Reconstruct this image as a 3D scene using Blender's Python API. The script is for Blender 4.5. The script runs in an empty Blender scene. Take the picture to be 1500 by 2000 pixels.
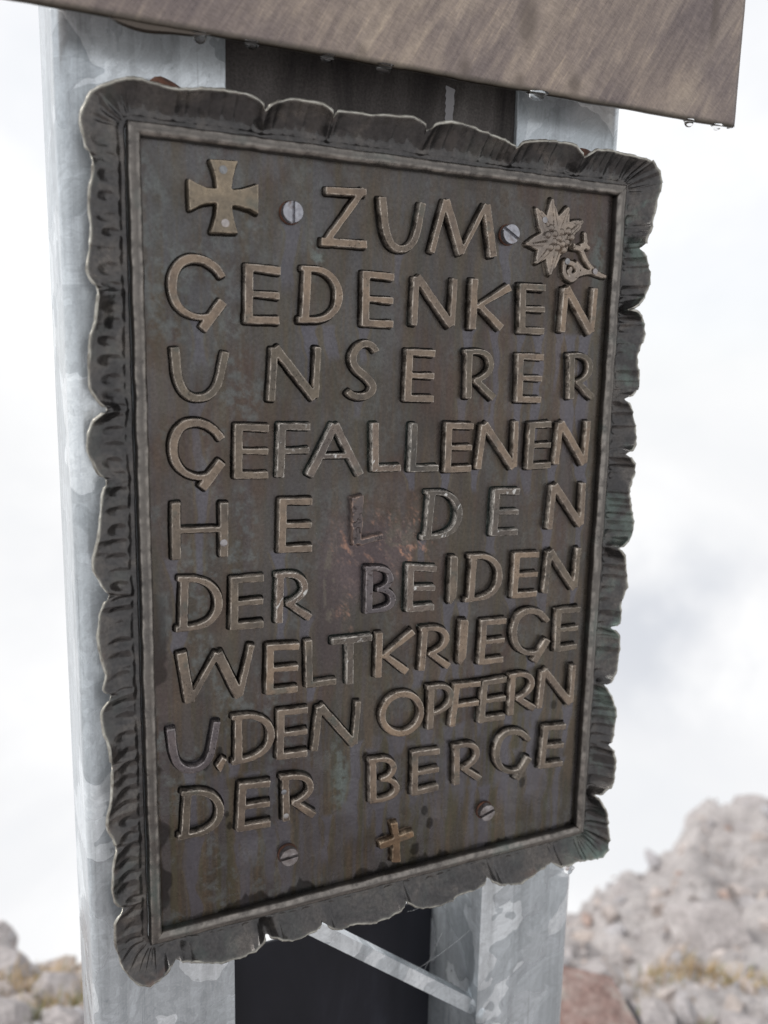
import bpy, math, random
import numpy as np
from mathutils import Matrix, Vector

random.seed(7)
scene = bpy.context.scene
C = scene.collection
MM = 0.001

# ------------------------------------------------------------------ camera
cam_d = bpy.data.cameras.new('camera')
cam = bpy.data.objects.new('camera', cam_d)
C.objects.link(cam)
CAM = Vector((-0.3064, -0.6281, 1.5970))
right = Vector((0.90721965, -0.42011796, 0.02129361))
up = Vector((0.0545865, 0.16776609, 0.98431441))
fwd = Vector((0.4171005, 0.89182702, -0.17513346))
cam.matrix_world = Matrix(((right.x, up.x, -fwd.x, CAM.x), (right.y, up.y, -fwd.y, CAM.y),
                           (right.z, up.z, -fwd.z, CAM.z), (0, 0, 0, 1)))
cam_d.sensor_fit = 'VERTICAL'
cam_d.sensor_height = 17.3
cam_d.sensor_width = 13.0
cam_d.lens = 14.517
cam_d.clip_start = 0.02
cam_d.clip_end = 500
cam_d.dof.use_dof = True
cam_d.dof.focus_distance = 0.70
cam_d.dof.aperture_fstop = 2.0
scene.camera = cam

# ------------------------------------------------------------------ sky, sun, exposure
SUN_EL, SUN_AZ = math.radians(42), math.radians(-78)      # azimuth from +Y towards +X
world = bpy.data.worlds.new('World')
scene.world = world
world.use_nodes = True
nt = world.node_tree
for n in list(nt.nodes):
    nt.nodes.remove(n)
def wn(t, **k):
    n = nt.nodes.new(t)
    for a, v in k.items():
        setattr(n, a, v)
    return n
wo = wn('ShaderNodeOutputWorld'); bg = wn('ShaderNodeBackground'); bg.inputs[1].default_value = 0.1
sky = wn('ShaderNodeTexSky', sky_type='NISHITA', sun_disc=False, sun_elevation=SUN_EL, sun_rotation=SUN_AZ, altitude=2200)
tc = wn('ShaderNodeTexCoord'); mp = wn('ShaderNodeMapping'); mp.inputs['Scale'].default_value = (1, 1, 1.35)
mp.inputs['Location'].default_value = (0.35, 0.1, 0.22)
nz = wn('ShaderNodeTexNoise'); nz.inputs['Scale'].default_value = 2.6; nz.inputs['Detail'].default_value = 7
nz.inputs['Roughness'].default_value = 0.52; nz.inputs['Distortion'].default_value = 0.35
cr = wn('ShaderNodeValToRGB')
e = cr.color_ramp.elements
e[0].position = 0.28; e[0].color = (7.2, 7.35, 7.6, 1)
e[1].position = 0.58; e[1].color = (8.6, 8.6, 8.65, 1)
m_ = e = cr.color_ramp.elements.new(0.43); m_.color = (7.75, 7.8, 7.95, 1)
# one soft grey cloud bank low on the right
nrm = wn('ShaderNodeVectorMath', operation='NORMALIZE'); dt = wn('ShaderNodeVectorMath', operation='DOT_PRODUCT')
sc2 = wn('ShaderNodeVectorMath', operation='MULTIPLY'); sc2.inputs[1].default_value = (1, 1, 1.9)
cd = Vector((0.6852, 0.6589, -0.2765 * 1.9)).normalized()
dt.inputs[1].default_value = cd
mr = wn('ShaderNodeMapRange', interpolation_type='SMOOTHSTEP'); mr.inputs[1].default_value = 0.972; mr.inputs[2].default_value = 1.0
n2_ = wn('ShaderNodeTexNoise'); n2_.inputs['Scale'].default_value = 6.0; n2_.inputs['Detail'].default_value = 6
r2_ = wn('ShaderNodeMapRange'); r2_.inputs[1].default_value = 0.36; r2_.inputs[2].default_value = 0.62
mu = wn('ShaderNodeMath', operation='MULTIPLY'); mx2 = wn('ShaderNodeMix', data_type='RGBA'); mx2.inputs[7].default_value = (5.9, 6.1, 6.55, 1)
mx = wn('ShaderNodeMix', data_type='RGBA'); mx.inputs[0].default_value = 0.94
L = nt.links.new
L(tc.outputs['Generated'], mp.inputs[0]); L(mp.outputs[0], nz.inputs['Vector']); L(nz.outputs[0], cr.inputs[0])
L(tc.outputs['Generated'], sc2.inputs[0]); L(sc2.outputs[0], nrm.inputs[0]); L(nrm.outputs[0], dt.inputs[0]); L(dt.outputs['Value'], mr.inputs[0])
L(tc.outputs['Generated'], n2_.inputs['Vector']); L(n2_.outputs[0], r2_.inputs[0]); L(mr.outputs[0], mu.inputs[0]); L(r2_.outputs[0], mu.inputs[1])
L(mu.outputs[0], mx2.inputs[0]); L(cr.outputs[0], mx2.inputs[6])
L(sky.outputs[0], mx.inputs[6]); L(mx2.outputs[2], mx.inputs[7]); L(mx.outputs[2], bg.inputs[0]); L(bg.outputs[0], wo.inputs[0])

sun_d = bpy.data.lights.new('sun', 'SUN')
sun_d.energy = 2.0; sun_d.angle = math.radians(24); sun_d.color = (1, 0.97, 0.93)
sun = bpy.data.objects.new('sun', sun_d); C.objects.link(sun)
sd = Vector((math.sin(SUN_AZ) * math.cos(SUN_EL), math.cos(SUN_AZ) * math.cos(SUN_EL), math.sin(SUN_EL)))
sun.rotation_euler = sd.to_track_quat('Z', 'Y').to_euler()
sun.location = (0, 0, 6)

vs = scene.view_settings
scene.display_settings.display_device = 'sRGB'
vs.view_transform = 'Standard'; vs.look = 'None'; vs.exposure = 0.36; vs.gamma = 1.0; vs.use_curve_mapping = False

# ------------------------------------------------------------------ measured data (millimetres on the plaque; x right, z up)
LETTERS = [
    ('ZUM', 'U', [184.5, -31.7, 225.2, -33.2, 224.2, -70.4, 186.3, -71.5]),
    ('GEDENKEN', 'G', [25.8, -83.9, 65.5, -85.1, 65.0, -128.3, 24.8, -127.4]),
    ('GEDENKEN', 'E', [80.4, -87.4, 107.0, -88.7, 105.9, -129.1, 79.5, -129.3]),
    ('GEDENKEN', 'D', [122.8, -85.9, 155.4, -86.7, 155.5, -127.8, 120.5, -126.9]),
    ('GEDENKEN', 'E', [172.2, -86.9, 198.9, -87.9, 199.0, -128.4, 172.1, -128.2]),
    ('GEDENKEN', 'N', [213.9, -87.6, 256.1, -88.2, 255.3, -126.0, 214.1, -126.1]),
    ('GEDENKEN', 'K', [266.8, -86.9, 306.4, -89.0, 302.2, -127.2, 267.4, -127.4]),
    ('GEDENKEN', 'E', [314.8, -88.6, 340.8, -88.5, 341.7, -129.2, 316.3, -129.1]),
    ('GEDENKEN', 'N', [358.0, -89.0, 396.0, -88.4, 395.4, -127.0, 357.5, -126.8]),
    ('UNSERER', 'U', [25.4, -147.7, 68.6, -150.3, 67.1, -185.3, 25.3, -185.9]),
    ('UNSERER', 'N', [97.9, -145.4, 139.6, -145.2, 138.6, -184.2, 96.6, -185.9]),
    ('UNSERER', 'S', [160.7, -139.9, 185.9, -140.1, 186.2, -184.5, 160.7, -184.2]),
    ('UNSERER', 'E', [211.0, -144.9, 237.3, -145.3, 236.9, -186.5, 210.3, -185.7]),
    ('UNSERER', 'R', [263.9, -143.6, 292.0, -143.3, 295.7, -184.8, 264.8, -183.5]),
    ('UNSERER', 'E', [315.9, -145.6, 342.3, -146.4, 342.0, -187.1, 317.0, -186.8]),
    ('UNSERER', 'R', [367.2, -144.9, 394.2, -144.3, 399.1, -184.4, 369.6, -184.1]),
    ('GEFALLENEN', 'G', [24.1, -197.8, 63.4, -200.7, 62.9, -243.6, 23.1, -241.1]),
    ('GEFALLENEN', 'E', [71.6, -202.2, 97.8, -203.7, 97.3, -243.8, 70.7, -242.8]),
    ('GEFALLENEN', 'F', [104.8, -202.4, 130.9, -202.9, 130.5, -243.8, 103.5, -243.4]),
    ('GEFALLENEN', 'L', [182.5, -202.9, 208.0, -202.7, 208.8, -242.3, 183.0, -242.0]),
    ('GEFALLENEN', 'L', [217.2, -203.4, 242.4, -204.0, 243.4, -243.8, 216.2, -243.2]),
    ('GEFALLENEN', 'E', [249.0, -203.4, 275.6, -204.4, 274.7, -244.7, 249.1, -244.8]),
    ('GEFALLENEN', 'N', [282.1, -204.4, 320.6, -202.9, 321.9, -244.0, 278.5, -243.2]),
    ('GEFALLENEN', 'E', [331.7, -204.3, 354.1, -203.6, 356.2, -244.4, 330.9, -245.0]),
    ('GEFALLENEN', 'N', [360.5, -204.0, 397.1, -203.4, 396.7, -242.9, 358.8, -241.5]),
    ('HELDEN', 'H', [23.5, -259.0, 66.7, -261.0, 66.1, -302.4, 23.1, -301.4]),
    ('HELDEN', 'E', [106.0, -259.9, 132.6, -260.9, 132.7, -303.4, 104.8, -302.1]),
    ('HELDEN', 'l', [169.3, -261.1, 194.1, -261.0, 196.2, -301.4, 168.6, -301.4]),
    ('HELDEN', 'D', [232.9, -258.9, 267.5, -260.9, 267.6, -302.0, 229.5, -300.5]),
    ('HELDEN', 'E', [298.7, -260.7, 324.9, -261.8, 324.6, -302.8, 297.4, -302.0]),
    ('HELDEN', 'N', [357.1, -259.1, 396.4, -259.5, 397.6, -299.0, 355.3, -300.2]),
    ('DER', 'D', [27.4, -314.2, 60.9, -318.4, 59.8, -358.4, 25.4, -356.4]),
    ('DER', 'E', [67.5, -318.7, 93.4, -319.0, 93.0, -360.9, 66.5, -360.0]),
    ('DER', 'R', [102.2, -318.3, 128.4, -319.9, 132.9, -359.0, 100.9, -358.9]),
    ('BEIDEN', 'B', [179.1, -319.2, 204.8, -321.4, 207.1, -360.3, 178.3, -359.1]),
    ('BEIDEN', 'E', [217.0, -320.9, 244.9, -324.7, 243.4, -362.7, 217.4, -361.7]),
    ('BEIDEN', 'I', [257.9, -316.8, 265.4, -317.7, 265.5, -358.9, 257.4, -360.1]),
    ('BEIDEN', 'D', [276.2, -316.8, 310.4, -318.7, 310.9, -360.5, 273.9, -358.7]),
    ('BEIDEN', 'E', [322.5, -318.8, 348.8, -320.0, 348.5, -361.1, 321.6, -360.4]),
    ('BEIDEN', 'N', [356.5, -319.5, 395.7, -319.6, 394.3, -358.2, 354.5, -359.3]),
    ('WELTKRIEGE', 'E', [95.4, -375.5, 122.6, -377.8, 121.2, -418.3, 94.8, -416.9]),
    ('WELTKRIEGE', 'L', [127.4, -376.0, 154.0, -377.0, 154.7, -416.8, 128.2, -416.2]),
    ('WELTKRIEGE', 'K', [188.8, -377.1, 225.3, -376.4, 222.6, -416.8, 188.9, -416.4]),
    ('WELTKRIEGE', 'R', [230.8, -376.6, 259.1, -379.0, 261.3, -417.0, 228.4, -415.7]),
    ('WELTKRIEGE', 'I', [269.9, -374.6, 278.3, -375.1, 277.4, -415.4, 268.8, -416.5]),
    ('WELTKRIEGE', 'E', [291.5, -377.3, 317.5, -378.4, 315.8, -419.0, 290.1, -418.3]),
    ('WELTKRIEGE', 'G', [322.3, -371.3, 363.1, -373.2, 365.6, -417.8, 324.7, -414.5]),
    ('WELTKRIEGE', 'E', [370.9, -375.2, 398.4, -376.2, 397.1, -417.0, 371.9, -416.7]),
    ('U', 'U', [16.7, -432.9, 58.5, -432.9, 57.6, -473.3, 15.9, -469.8]),
    ('DEN', 'D', [67.0, -429.5, 101.5, -432.5, 101.4, -470.9, 66.6, -470.7]),
    ('DEN', 'E', [104.4, -431.2, 130.0, -432.6, 129.9, -474.9, 103.4, -473.6]),
    ('DEN', 'N', [136.1, -432.9, 177.7, -434.6, 175.8, -473.5, 133.0, -472.0]),
    ('OPFERN', 'O', [193.7, -430.9, 236.6, -432.9, 237.9, -474.1, 194.6, -471.1]),
    ('OPFERN', 'P', [238.9, -430.3, 266.5, -432.2, 266.5, -472.6, 239.5, -471.3]),
    ('OPFERN', 'F', [265.7, -432.7, 293.4, -433.9, 292.7, -474.7, 262.3, -472.2]),
    ('OPFERN', 'E', [295.1, -433.9, 320.6, -433.7, 320.9, -474.6, 292.7, -473.5]),
    ('OPFERN', 'R', [322.6, -431.6, 350.7, -432.7, 353.8, -470.8, 322.1, -472.1]),
    ('OPFERN', 'N', [356.9, -432.4, 398.4, -432.5, 398.3, -471.3, 355.2, -469.8]),
    ('DER_LAST', 'D', [26.7, -484.9, 59.9, -490.1, 59.1, -528.0, 23.1, -524.8]),
    ('DER_LAST', 'E', [72.8, -488.3, 98.1, -490.7, 98.4, -530.8, 69.9, -529.1]),
    ('DER_LAST', 'R', [106.1, -487.8, 135.2, -492.1, 137.1, -530.9, 107.4, -528.6]),
    ('BERGE', 'B', [185.1, -488.0, 212.2, -490.2, 215.2, -531.6, 185.9, -529.2]),
    ('BERGE', 'E', [226.4, -489.3, 254.0, -491.2, 253.8, -530.2, 227.3, -531.0]),
    ('BERGE', 'R', [266.4, -489.9, 294.7, -491.5, 298.3, -530.1, 268.0, -529.1]),
    ('BERGE', 'G', [310.0, -485.5, 349.9, -487.5, 352.6, -531.3, 312.2, -528.4]),
    ('BERGE', 'E', [364.7, -488.3, 390.2, -491.0, 389.0, -533.3, 361.9, -531.1]),
]
STROKE_LETTERS = {
    'ZUM Z': [([[141.7, -31.7], [174.2, -29.9]], 5.2), ([[172.5, -27.8], [141.0, -69.8]], 4.6), ([[138.3, -68.2], [175.5, -67.5]], 5.6)],
    'ZUM M': [([[242.1, -29.0], [231.3, -69.7]], 4.6), ([[242.4, -28.9], [258.5, -69.1]], 6.6), ([[279.4, -28.9], [258.1, -68.5]], 3.8), ([[279.7, -28.9], [288.0, -69.1]], 6.8)],
    'GEFALLENEN A': [([[151.2, -203.6], [130.3, -243.6]], 6.4), ([[151.2, -203.6], [173.1, -243.9]], 6.2), ([[141.6, -228.5], [162.7, -228.3]], 3.8)],
    'WELTKRIEGE W': [([[29.1, -373.6], [34.9, -414.4]], 7.6), ([[56.5, -377.4], [35.5, -412.6]], 4.6), ([[56.8, -377.4], [73.4, -415.5]], 7.2), ([[83.5, -374.2], [73.7, -414.0]], 4.8)],
    'WELTKRIEGE T': [([[150.3, -379.8], [186.0, -380.5]], 5.6), ([[166.3, -379.4], [166.6, -418.2]], 6.4)],
}
SHAPES = {'dot': [[59.2, -463.1], [62.9, -466.0], [57.5, -476.0], [54.4, -469.7]], 'iron': [[55.4, -19.5], [65.3, -18.8], [75.4, -18.5], [73.2, -24.1], [71.5, -30.5], [70.5, -37.1], [71.9, -38.1], [78.3, -37.0], [84.5, -34.9], [90.0, -32.4], [90.3, -42.4], [89.9, -52.6], [84.4, -50.3], [78.2, -48.8], [71.3, -48.5], [70.9, -49.6], [71.7, -56.3], [73.4, -61.9], [75.2, -67.0], [65.1, -67.7], [55.4, -68.0], [57.5, -62.6], [59.3, -56.2], [60.3, -48.8], [59.4, -47.7], [52.6, -49.0], [46.6, -51.4], [41.0, -54.6], [40.6, -44.3], [40.5, -33.7], [46.3, -36.4], [52.8, -38.3], [59.0, -38.4], [60.3, -38.1], [59.8, -32.2], [58.0, -25.7]], 'small': [[207.6, -552.6], [214.4, -553.7], [216.3, -566.2], [230.5, -564.7], [231.8, -571.0], [217.0, -573.1], [219.0, -592.6], [209.7, -590.7], [210.4, -573.6], [198.2, -575.8], [197.0, -569.7], [210.7, -567.4]]}
IRON_RIVETS = [[64.7, -25.5], [65.8, -61.1]]
SCREWS = [[116.1, -48.9], [304.2, -50.0], [114.7, -562.0], [306.6, -563.9]]
EDEL = {'petals': [[[343.7, -45.4], [328.8, -27.0]], [[346.9, -42.5], [344.4, -17.9]], [[353.1, -43.3], [361.8, -23.1]], [[359.3, -44.9], [378.0, -33.0]], [[341.5, -52.5], [321.0, -56.7]], [[342.7, -57.2], [331.6, -71.0]], [[349.0, -60.2], [346.0, -80.1]]], 'center': [351.8, -50.3], 'bumps': [[343.4, -42.0], [347.2, -46.5], [354.0, -44.6], [361.0, -43.4], [364.8, -48.0], [346.8, -52.8], [351.8, -49.6], [359.9, -52.5], [366.2, -54.1], [350.6, -57.3], [357.7, -58.9], [340.4, -47.8], [343.6, -57.8], [355.6, -54.2]], 'stems': [[[366.2, -54.8], [376.2, -56.9], [384.1, -65.6], [392.0, -72.9], [404.4, -77.5]], [[378.9, -56.7], [381.2, -50.9], [380.7, -44.2]], [[377.0, -54.8], [380.4, -52.4], [384.9, -54.6]], [[402.6, -77.3], [389.4, -74.9], [378.6, -76.5], [369.2, -82.5], [361.7, -78.2], [361.1, -69.2], [362.2, -67.7]], [[362.2, -67.7], [370.9, -69.9], [374.9, -75.3], [369.8, -79.2], [365.6, -75.9], [367.6, -73.7]], [[372.6, -67.7], [381.1, -73.5], [390.4, -75.1]]], 'rivets': [[337.0, -36.0], [362.2, -67.7], [392.1, -74.3]]}
H_RIVET = [62.0, -291.2]
R_RIVETS = [[109.4, -502.3], [111.2, -523.8]]
RIM = [[-28.6, -2.9, 0], [-26.8, 2.9, 0], [-21.8, 12.5, 0], [-14.4, 16.9, 0], [-5.7, 20.7, 0], [4.6, 23.0, 0], [12.1, 23.2, 0], [22.3, 21.5, 0], [32.0, 20.3, 0], [50.9, 23.0, 0], [66.0, 24.1, 0], [78.5, 23.6, 0], [88.6, 20.7, 0], [94.1, 15.7, 1], [97.5, 18.9, 0], [103.8, 22.1, 0], [113.6, 24.7, 0], [126.9, 24.8, 0], [137.8, 22.9, 0], [144.8, 17.9, 1], [148.1, 21.8, 0], [157.6, 23.1, 0], [171.9, 22.8, 0], [188.0, 23.9, 0], [207.9, 25.0, 0], [216.6, 22.5, 0], [221.5, 18.7, 1], [227.1, 22.3, 0], [240.3, 25.5, 0], [258.0, 24.3, 0], [276.2, 21.7, 0], [294.9, 17.5, 0], [302.7, 15.3, 1], [307.4, 19.3, 0], [318.0, 21.7, 0], [334.8, 23.7, 0], [352.6, 23.5, 0], [360.7, 19.2, 0], [367.8, 15.2, 1], [376.4, 19.8, 0], [379.9, 22.2, 0], [386.8, 22.6, 0], [397.5, 23.0, 0], [412.3, 21.8, 0], [426.9, 21.0, 0], [438.3, 19.3, 0], [443.2, 15.7, 0], [447.3, 9.8, 0], [448.9, 4.9, 0], [448.5, -2.4, 0], [445.5, -12.9, 0], [442.7, -25.5, 0], [440.3, -36.0, 0], [434.9, -51.9, 1], [440.4, -61.9, 0], [444.9, -71.7, 0], [445.3, -87.9, 0], [438.0, -97.1, 0], [426.7, -105.5, 1], [435.6, -108.7, 0], [442.7, -116.0, 0], [443.6, -124.9, 0], [439.3, -141.7, 0], [438.5, -152.1, 0], [442.6, -164.3, 0], [443.4, -173.4, 0], [432.6, -184.0, 1], [438.3, -194.6, 0], [442.6, -208.5, 0], [442.2, -224.4, 0], [435.4, -233.6, 1], [444.9, -246.6, 0], [444.3, -252.7, 0], [437.8, -266.7, 0], [444.2, -291.0, 0], [444.6, -309.5, 0], [432.4, -321.3, 1], [439.3, -331.1, 0], [443.7, -346.2, 0], [444.2, -359.2, 0], [439.2, -377.7, 0], [441.6, -392.0, 0], [434.4, -399.7, 1], [440.5, -407.0, 0], [442.4, -421.5, 0], [440.9, -440.3, 0], [431.9, -456.5, 1], [437.9, -469.3, 0], [443.5, -483.8, 0], [442.2, -505.2, 0], [438.9, -518.4, 1], [443.5, -535.2, 0], [442.4, -559.3, 0], [427.6, -569.7, 1], [433.2, -577.4, 0], [440.6, -590.5, 0], [443.6, -603.8, 0], [445.4, -617.5, 0], [444.5, -629.5, 0], [437.3, -634.4, 0], [422.2, -635.2, 0], [409.5, -632.1, 0], [397.3, -632.9, 0], [389.4, -632.6, 0], [379.5, -629.1, 1], [365.3, -631.0, 0], [351.0, -636.5, 0], [337.3, -639.4, 0], [321.1, -635.2, 0], [306.0, -626.1, 1], [294.2, -631.9, 0], [276.8, -633.0, 0], [264.1, -637.9, 0], [249.4, -640.6, 0], [234.8, -637.6, 0], [221.2, -627.9, 1], [212.2, -633.0, 0], [200.3, -635.7, 0], [184.5, -636.3, 0], [167.1, -633.8, 0], [156.7, -636.2, 0], [144.4, -628.8, 1], [136.1, -633.2, 0], [124.1, -634.6, 0], [115.1, -633.9, 0], [104.3, -628.8, 0], [92.0, -621.5, 1], [86.7, -629.3, 0], [78.0, -634.3, 0], [62.6, -635.2, 0], [45.8, -633.8, 0], [29.5, -627.4, 0], [19.8, -625.8, 1], [13.3, -628.4, 0], [8.4, -635.9, 0], [-4.4, -641.8, 0], [-15.0, -633.8, 0], [-22.3, -619.1, 0], [-25.6, -604.1, 0], [-25.7, -584.9, 0], [-19.4, -573.7, 1], [-25.1, -564.4, 0], [-26.9, -552.0, 0], [-25.7, -537.0, 0], [-22.9, -520.9, 1], [-24.9, -512.1, 0], [-29.0, -502.9, 0], [-28.6, -493.1, 0], [-25.3, -479.0, 0], [-24.0, -463.0, 0], [-24.4, -453.2, 1], [-25.4, -438.2, 0], [-29.2, -424.8, 0], [-29.8, -411.7, 0], [-22.7, -400.3, 1], [-28.2, -394.4, 0], [-25.3, -383.5, 0], [-29.0, -368.0, 0], [-30.3, -354.1, 0], [-28.4, -339.6, 0], [-24.9, -330.2, 0], [-21.3, -324.9, 1], [-26.5, -315.4, 0], [-31.3, -305.4, 0], [-31.3, -295.8, 0], [-27.7, -281.8, 0], [-25.5, -266.7, 0], [-23.8, -251.3, 0], [-20.5, -241.0, 1], [-26.1, -235.1, 0], [-28.9, -227.9, 0], [-32.4, -220.4, 0], [-32.0, -207.9, 0], [-28.2, -199.6, 0], [-18.5, -191.3, 1], [-24.7, -185.0, 0], [-29.3, -175.8, 0], [-29.2, -159.4, 0], [-28.1, -143.2, 0], [-24.8, -133.1, 0], [-23.0, -123.0, 0], [-21.6, -111.0, 1], [-26.6, -103.4, 0], [-28.2, -97.6, 0], [-26.5, -85.7, 0], [-24.6, -73.9, 0], [-25.1, -61.5, 0], [-24.6, -48.0, 0], [-21.9, -35.4, 0], [-22.2, -25.7, 1], [-26.1, -19.6, 0], [-27.7, -13.3, 0], [-28.7, -7.2, 0]]


# ------------------------------------------------------------------ helpers
def hsh(ix, iy, seed):
    h = (ix.astype(np.int64) * 374761393 + iy.astype(np.int64) * 668265263 + seed * 974634777) & 0xffffffff
    h = ((h ^ (h >> 13)) * 1274126177) & 0xffffffff
    h = h ^ (h >> 16)
    return (h & 0xffffff) / float(0xffffff)

def vnoise(x, y, seed=0):
    x = np.asarray(x, float); y = np.asarray(y, float)
    ix = np.floor(x); iy = np.floor(y); fx = x - ix; fy = y - iy
    fx = fx * fx * (3 - 2 * fx); fy = fy * fy * (3 - 2 * fy)
    a = hsh(ix, iy, seed); b = hsh(ix + 1, iy, seed); c = hsh(ix, iy + 1, seed); d = hsh(ix + 1, iy + 1, seed)
    return (a * (1 - fx) + b * fx) * (1 - fy) + (c * (1 - fx) + d * fx) * fy

def fbm(x, y, seed=0, octs=4, gain=0.5):
    s = 0; a = 1.0; t = 0
    for o in range(octs):
        s = s + a * vnoise(x * 2 ** o, y * 2 ** o, seed + 17 * o); t += a; a *= gain
    return s / t

def sstep(a, b, x):
    t = np.clip((x - a) / (b - a), 0, 1)
    return t * t * (3 - 2 * t)

def mesh_obj(name, verts, faces, mat, parent=None, smooth=None, loc=None):
    me = bpy.data.meshes.new(name)
    me.from_pydata([tuple(v) for v in verts], [], [tuple(f) for f in faces])
    me.update()
    if smooth is not None:
        me.polygons.foreach_set('use_smooth', [True] * len(me.polygons))
        if smooth < 179:
            me.set_sharp_from_angle(angle=math.radians(smooth))
    if mat: me.materials.append(mat)
    o = bpy.data.objects.new(name, me); C.objects.link(o)
    if parent: o.parent = parent
    if loc: o.location = loc
    return o

def fattr(me, name, vals):
    a = me.attributes.new(name, 'FLOAT', 'POINT'); a.data.foreach_set('value', np.asarray(vals, np.float32))

def cattr(me, name, cols):
    a = me.attributes.new(name, 'FLOAT_COLOR', 'POINT'); a.data.foreach_set('color', np.asarray(cols, np.float32).ravel())

def tag(o, label=None, cat=None, group=None, kind=None):
    if label: o['label'] = label
    if cat: o['category'] = cat
    if group: o['group'] = group
    if kind: o['kind'] = kind
    return o

def empty(name, loc=(0, 0, 0)):
    o = bpy.data.objects.new(name, None); C.objects.link(o); o.location = loc; o.empty_display_size = 0.05
    return o

def box_data(x0, x1, y0, y1, z0, z1):
    v = [(x, y, z) for x in (x0, x1) for y in (y0, y1) for z in (z0, z1)]
    f = [(0, 1, 3, 2), (4, 6, 7, 5), (0, 4, 5, 1), (2, 3, 7, 6), (0, 2, 6, 4), (1, 5, 7, 3)]
    return v, f

# ------------------------------------------------------------------ materials
class Mat:
    def __init__(s, name):
        s.m = bpy.data.materials.new(name); s.m.use_nodes = True
        s.t = s.m.node_tree; s.b = s.t.nodes['Principled BSDF']; s.tc = None
    def n(s, t, **k):
        n = s.t.nodes.new(t)
        for a, v in k.items():
            if a.startswith('i_'):
                n.inputs[a[2:]].default_value = v
            else:
                setattr(n, a, v)
        return n
    def l(s, a, b): s.t.links.new(a, b)
    def coord(s):
        if not s.tc: s.tc = s.n('ShaderNodeTexCoord')
        return s.tc.outputs['Object']
    def mapped(s, scale=(1, 1, 1), rot=(0, 0, 0), loc=(0, 0, 0)):
        m = s.n('ShaderNodeMapping'); m.inputs['Scale'].default_value = scale; m.inputs['Rotation'].default_value = rot
        m.inputs['Location'].default_value = loc
        s.l(s.coord(), m.inputs[0]); return m.outputs[0]
    def stretched(s, scale, ang):
        a = s.n('ShaderNodeMapping'); a.inputs['Rotation'].default_value = (0, ang, 0); s.l(s.coord(), a.inputs[0])
        b = s.n('ShaderNodeMapping'); b.inputs['Scale'].default_value = scale; s.l(a.outputs[0], b.inputs[0]); return b.outputs[0]
    def noise(s, scale, detail=4, rough=0.55, vec=None, dist=0.0):
        n = s.n('ShaderNodeTexNoise'); n.inputs['Scale'].default_value = scale; n.inputs['Detail'].default_value = detail
        n.inputs['Roughness'].default_value = rough; n.inputs['Distortion'].default_value = dist
        s.l(vec if vec is not None else s.coord(), n.inputs['Vector']); return n.outputs[0]
    def ramp(s, fac, stops):
        r = s.n('ShaderNodeValToRGB'); el = r.color_ramp.elements
        while len(el) < len(stops): el.new(0.5)
        for q, (p, c) in zip(el, stops):
            q.position = p; q.color = (*c, 1) if len(c) == 3 else c
        s.l(fac, r.inputs[0]); return r.outputs[0]
    def g(s, v): return (v, v, v)
    def mix(s, fac, a, b, mode='MIX'):
        m = s.n('ShaderNodeMix', data_type='RGBA', blend_type=mode)
        for i, v in ((0, fac), (6, a), (7, b)):
            if isinstance(v, (int, float)): m.inputs[i].default_value = v
            elif isinstance(v, tuple): m.inputs[i].default_value = (*v, 1)
            else: s.l(v, m.inputs[i])
        return m.outputs[2]
    def math(s, op, a, b=0.0, clamp=False):
        m = s.n('ShaderNodeMath', operation=op, use_clamp=clamp)
        for i, v in ((0, a), (1, b)):
            if isinstance(v, (int, float)): m.inputs[i].default_value = v
            else: s.l(v, m.inputs[i])
        return m.outputs[0]
    def attr(s, name, out='Fac'):
        return s.n('ShaderNodeAttribute', attribute_name=name).outputs[out]
    def set(s, col=None, rough=None, metal=None, spec=None):
        for k, v in (('Base Color', col), ('Roughness', rough), ('Metallic', metal), ('Specular IOR Level', spec)):
            if v is None: continue
            if isinstance(v, (int, float)): s.b.inputs[k].default_value = v
            elif isinstance(v, tuple): s.b.inputs[k].default_value = (*v, 1)
            else: s.l(v, s.b.inputs[k])
    def bump(s, h, strength=0.3, dist=0.001):
        b = s.n('ShaderNodeBump'); b.inputs['Strength'].default_value = strength; b.inputs['Distance'].default_value = dist
        s.l(h, b.inputs['Height'])
        if s.b.inputs['Normal'].is_linked:
            s.l(s.b.inputs['Normal'].links[0].from_socket, b.inputs['Normal'])
        s.l(b.outputs[0], s.b.inputs['Normal'])

# plate : colour comes from the painted-in patina (stains, runs, scorch) plus fine grain
M = Mat('bronze_plate'); col = M.attr('patina', 'Color')
grain = M.ramp(M.noise(420, 6, 0.7), [(0.3, M.g(0.76)), (0.7, M.g(1.26))])
cloud = M.ramp(M.noise(28, 6, 0.6, M.mapped((1, 1, 0.45)), 0.8), [(0.3, (0.84, 0.84, 0.85)), (0.72, (1.16, 1.16, 1.15))])
c = M.mix(1.0, M.mix(1.0, col, grain, 'MULTIPLY'), cloud, 'MULTIPLY')
sp = M.n('ShaderNodeTexVoronoi', feature='F1'); sp.inputs['Scale'].default_value = 160; M.l(M.coord(), sp.inputs['Vector'])
spk = M.ramp(sp.outputs['Distance'], [(0.03, M.g(1)), (0.075, M.g(0))])
spk = M.math('MULTIPLY', spk, M.ramp(M.noise(60, 2), [(0.6, M.g(0)), (0.68, M.g(0.8))]))
c = M.mix(spk, c, (0.20, 0.20, 0.21))
r_ = M.math('ADD', M.math('MULTIPLY', M.noise(60, 5), 0.22), M.math('MULTIPLY', M.attr('dry'), 0.17))
M.set(c, r_, 0.80, 0.5); M.bump(M.noise(900, 4), 0.16, 0.0004); M.bump(M.noise(75, 5, 0.6), 0.25, 0.0012)
PLATE = M.m

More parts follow.
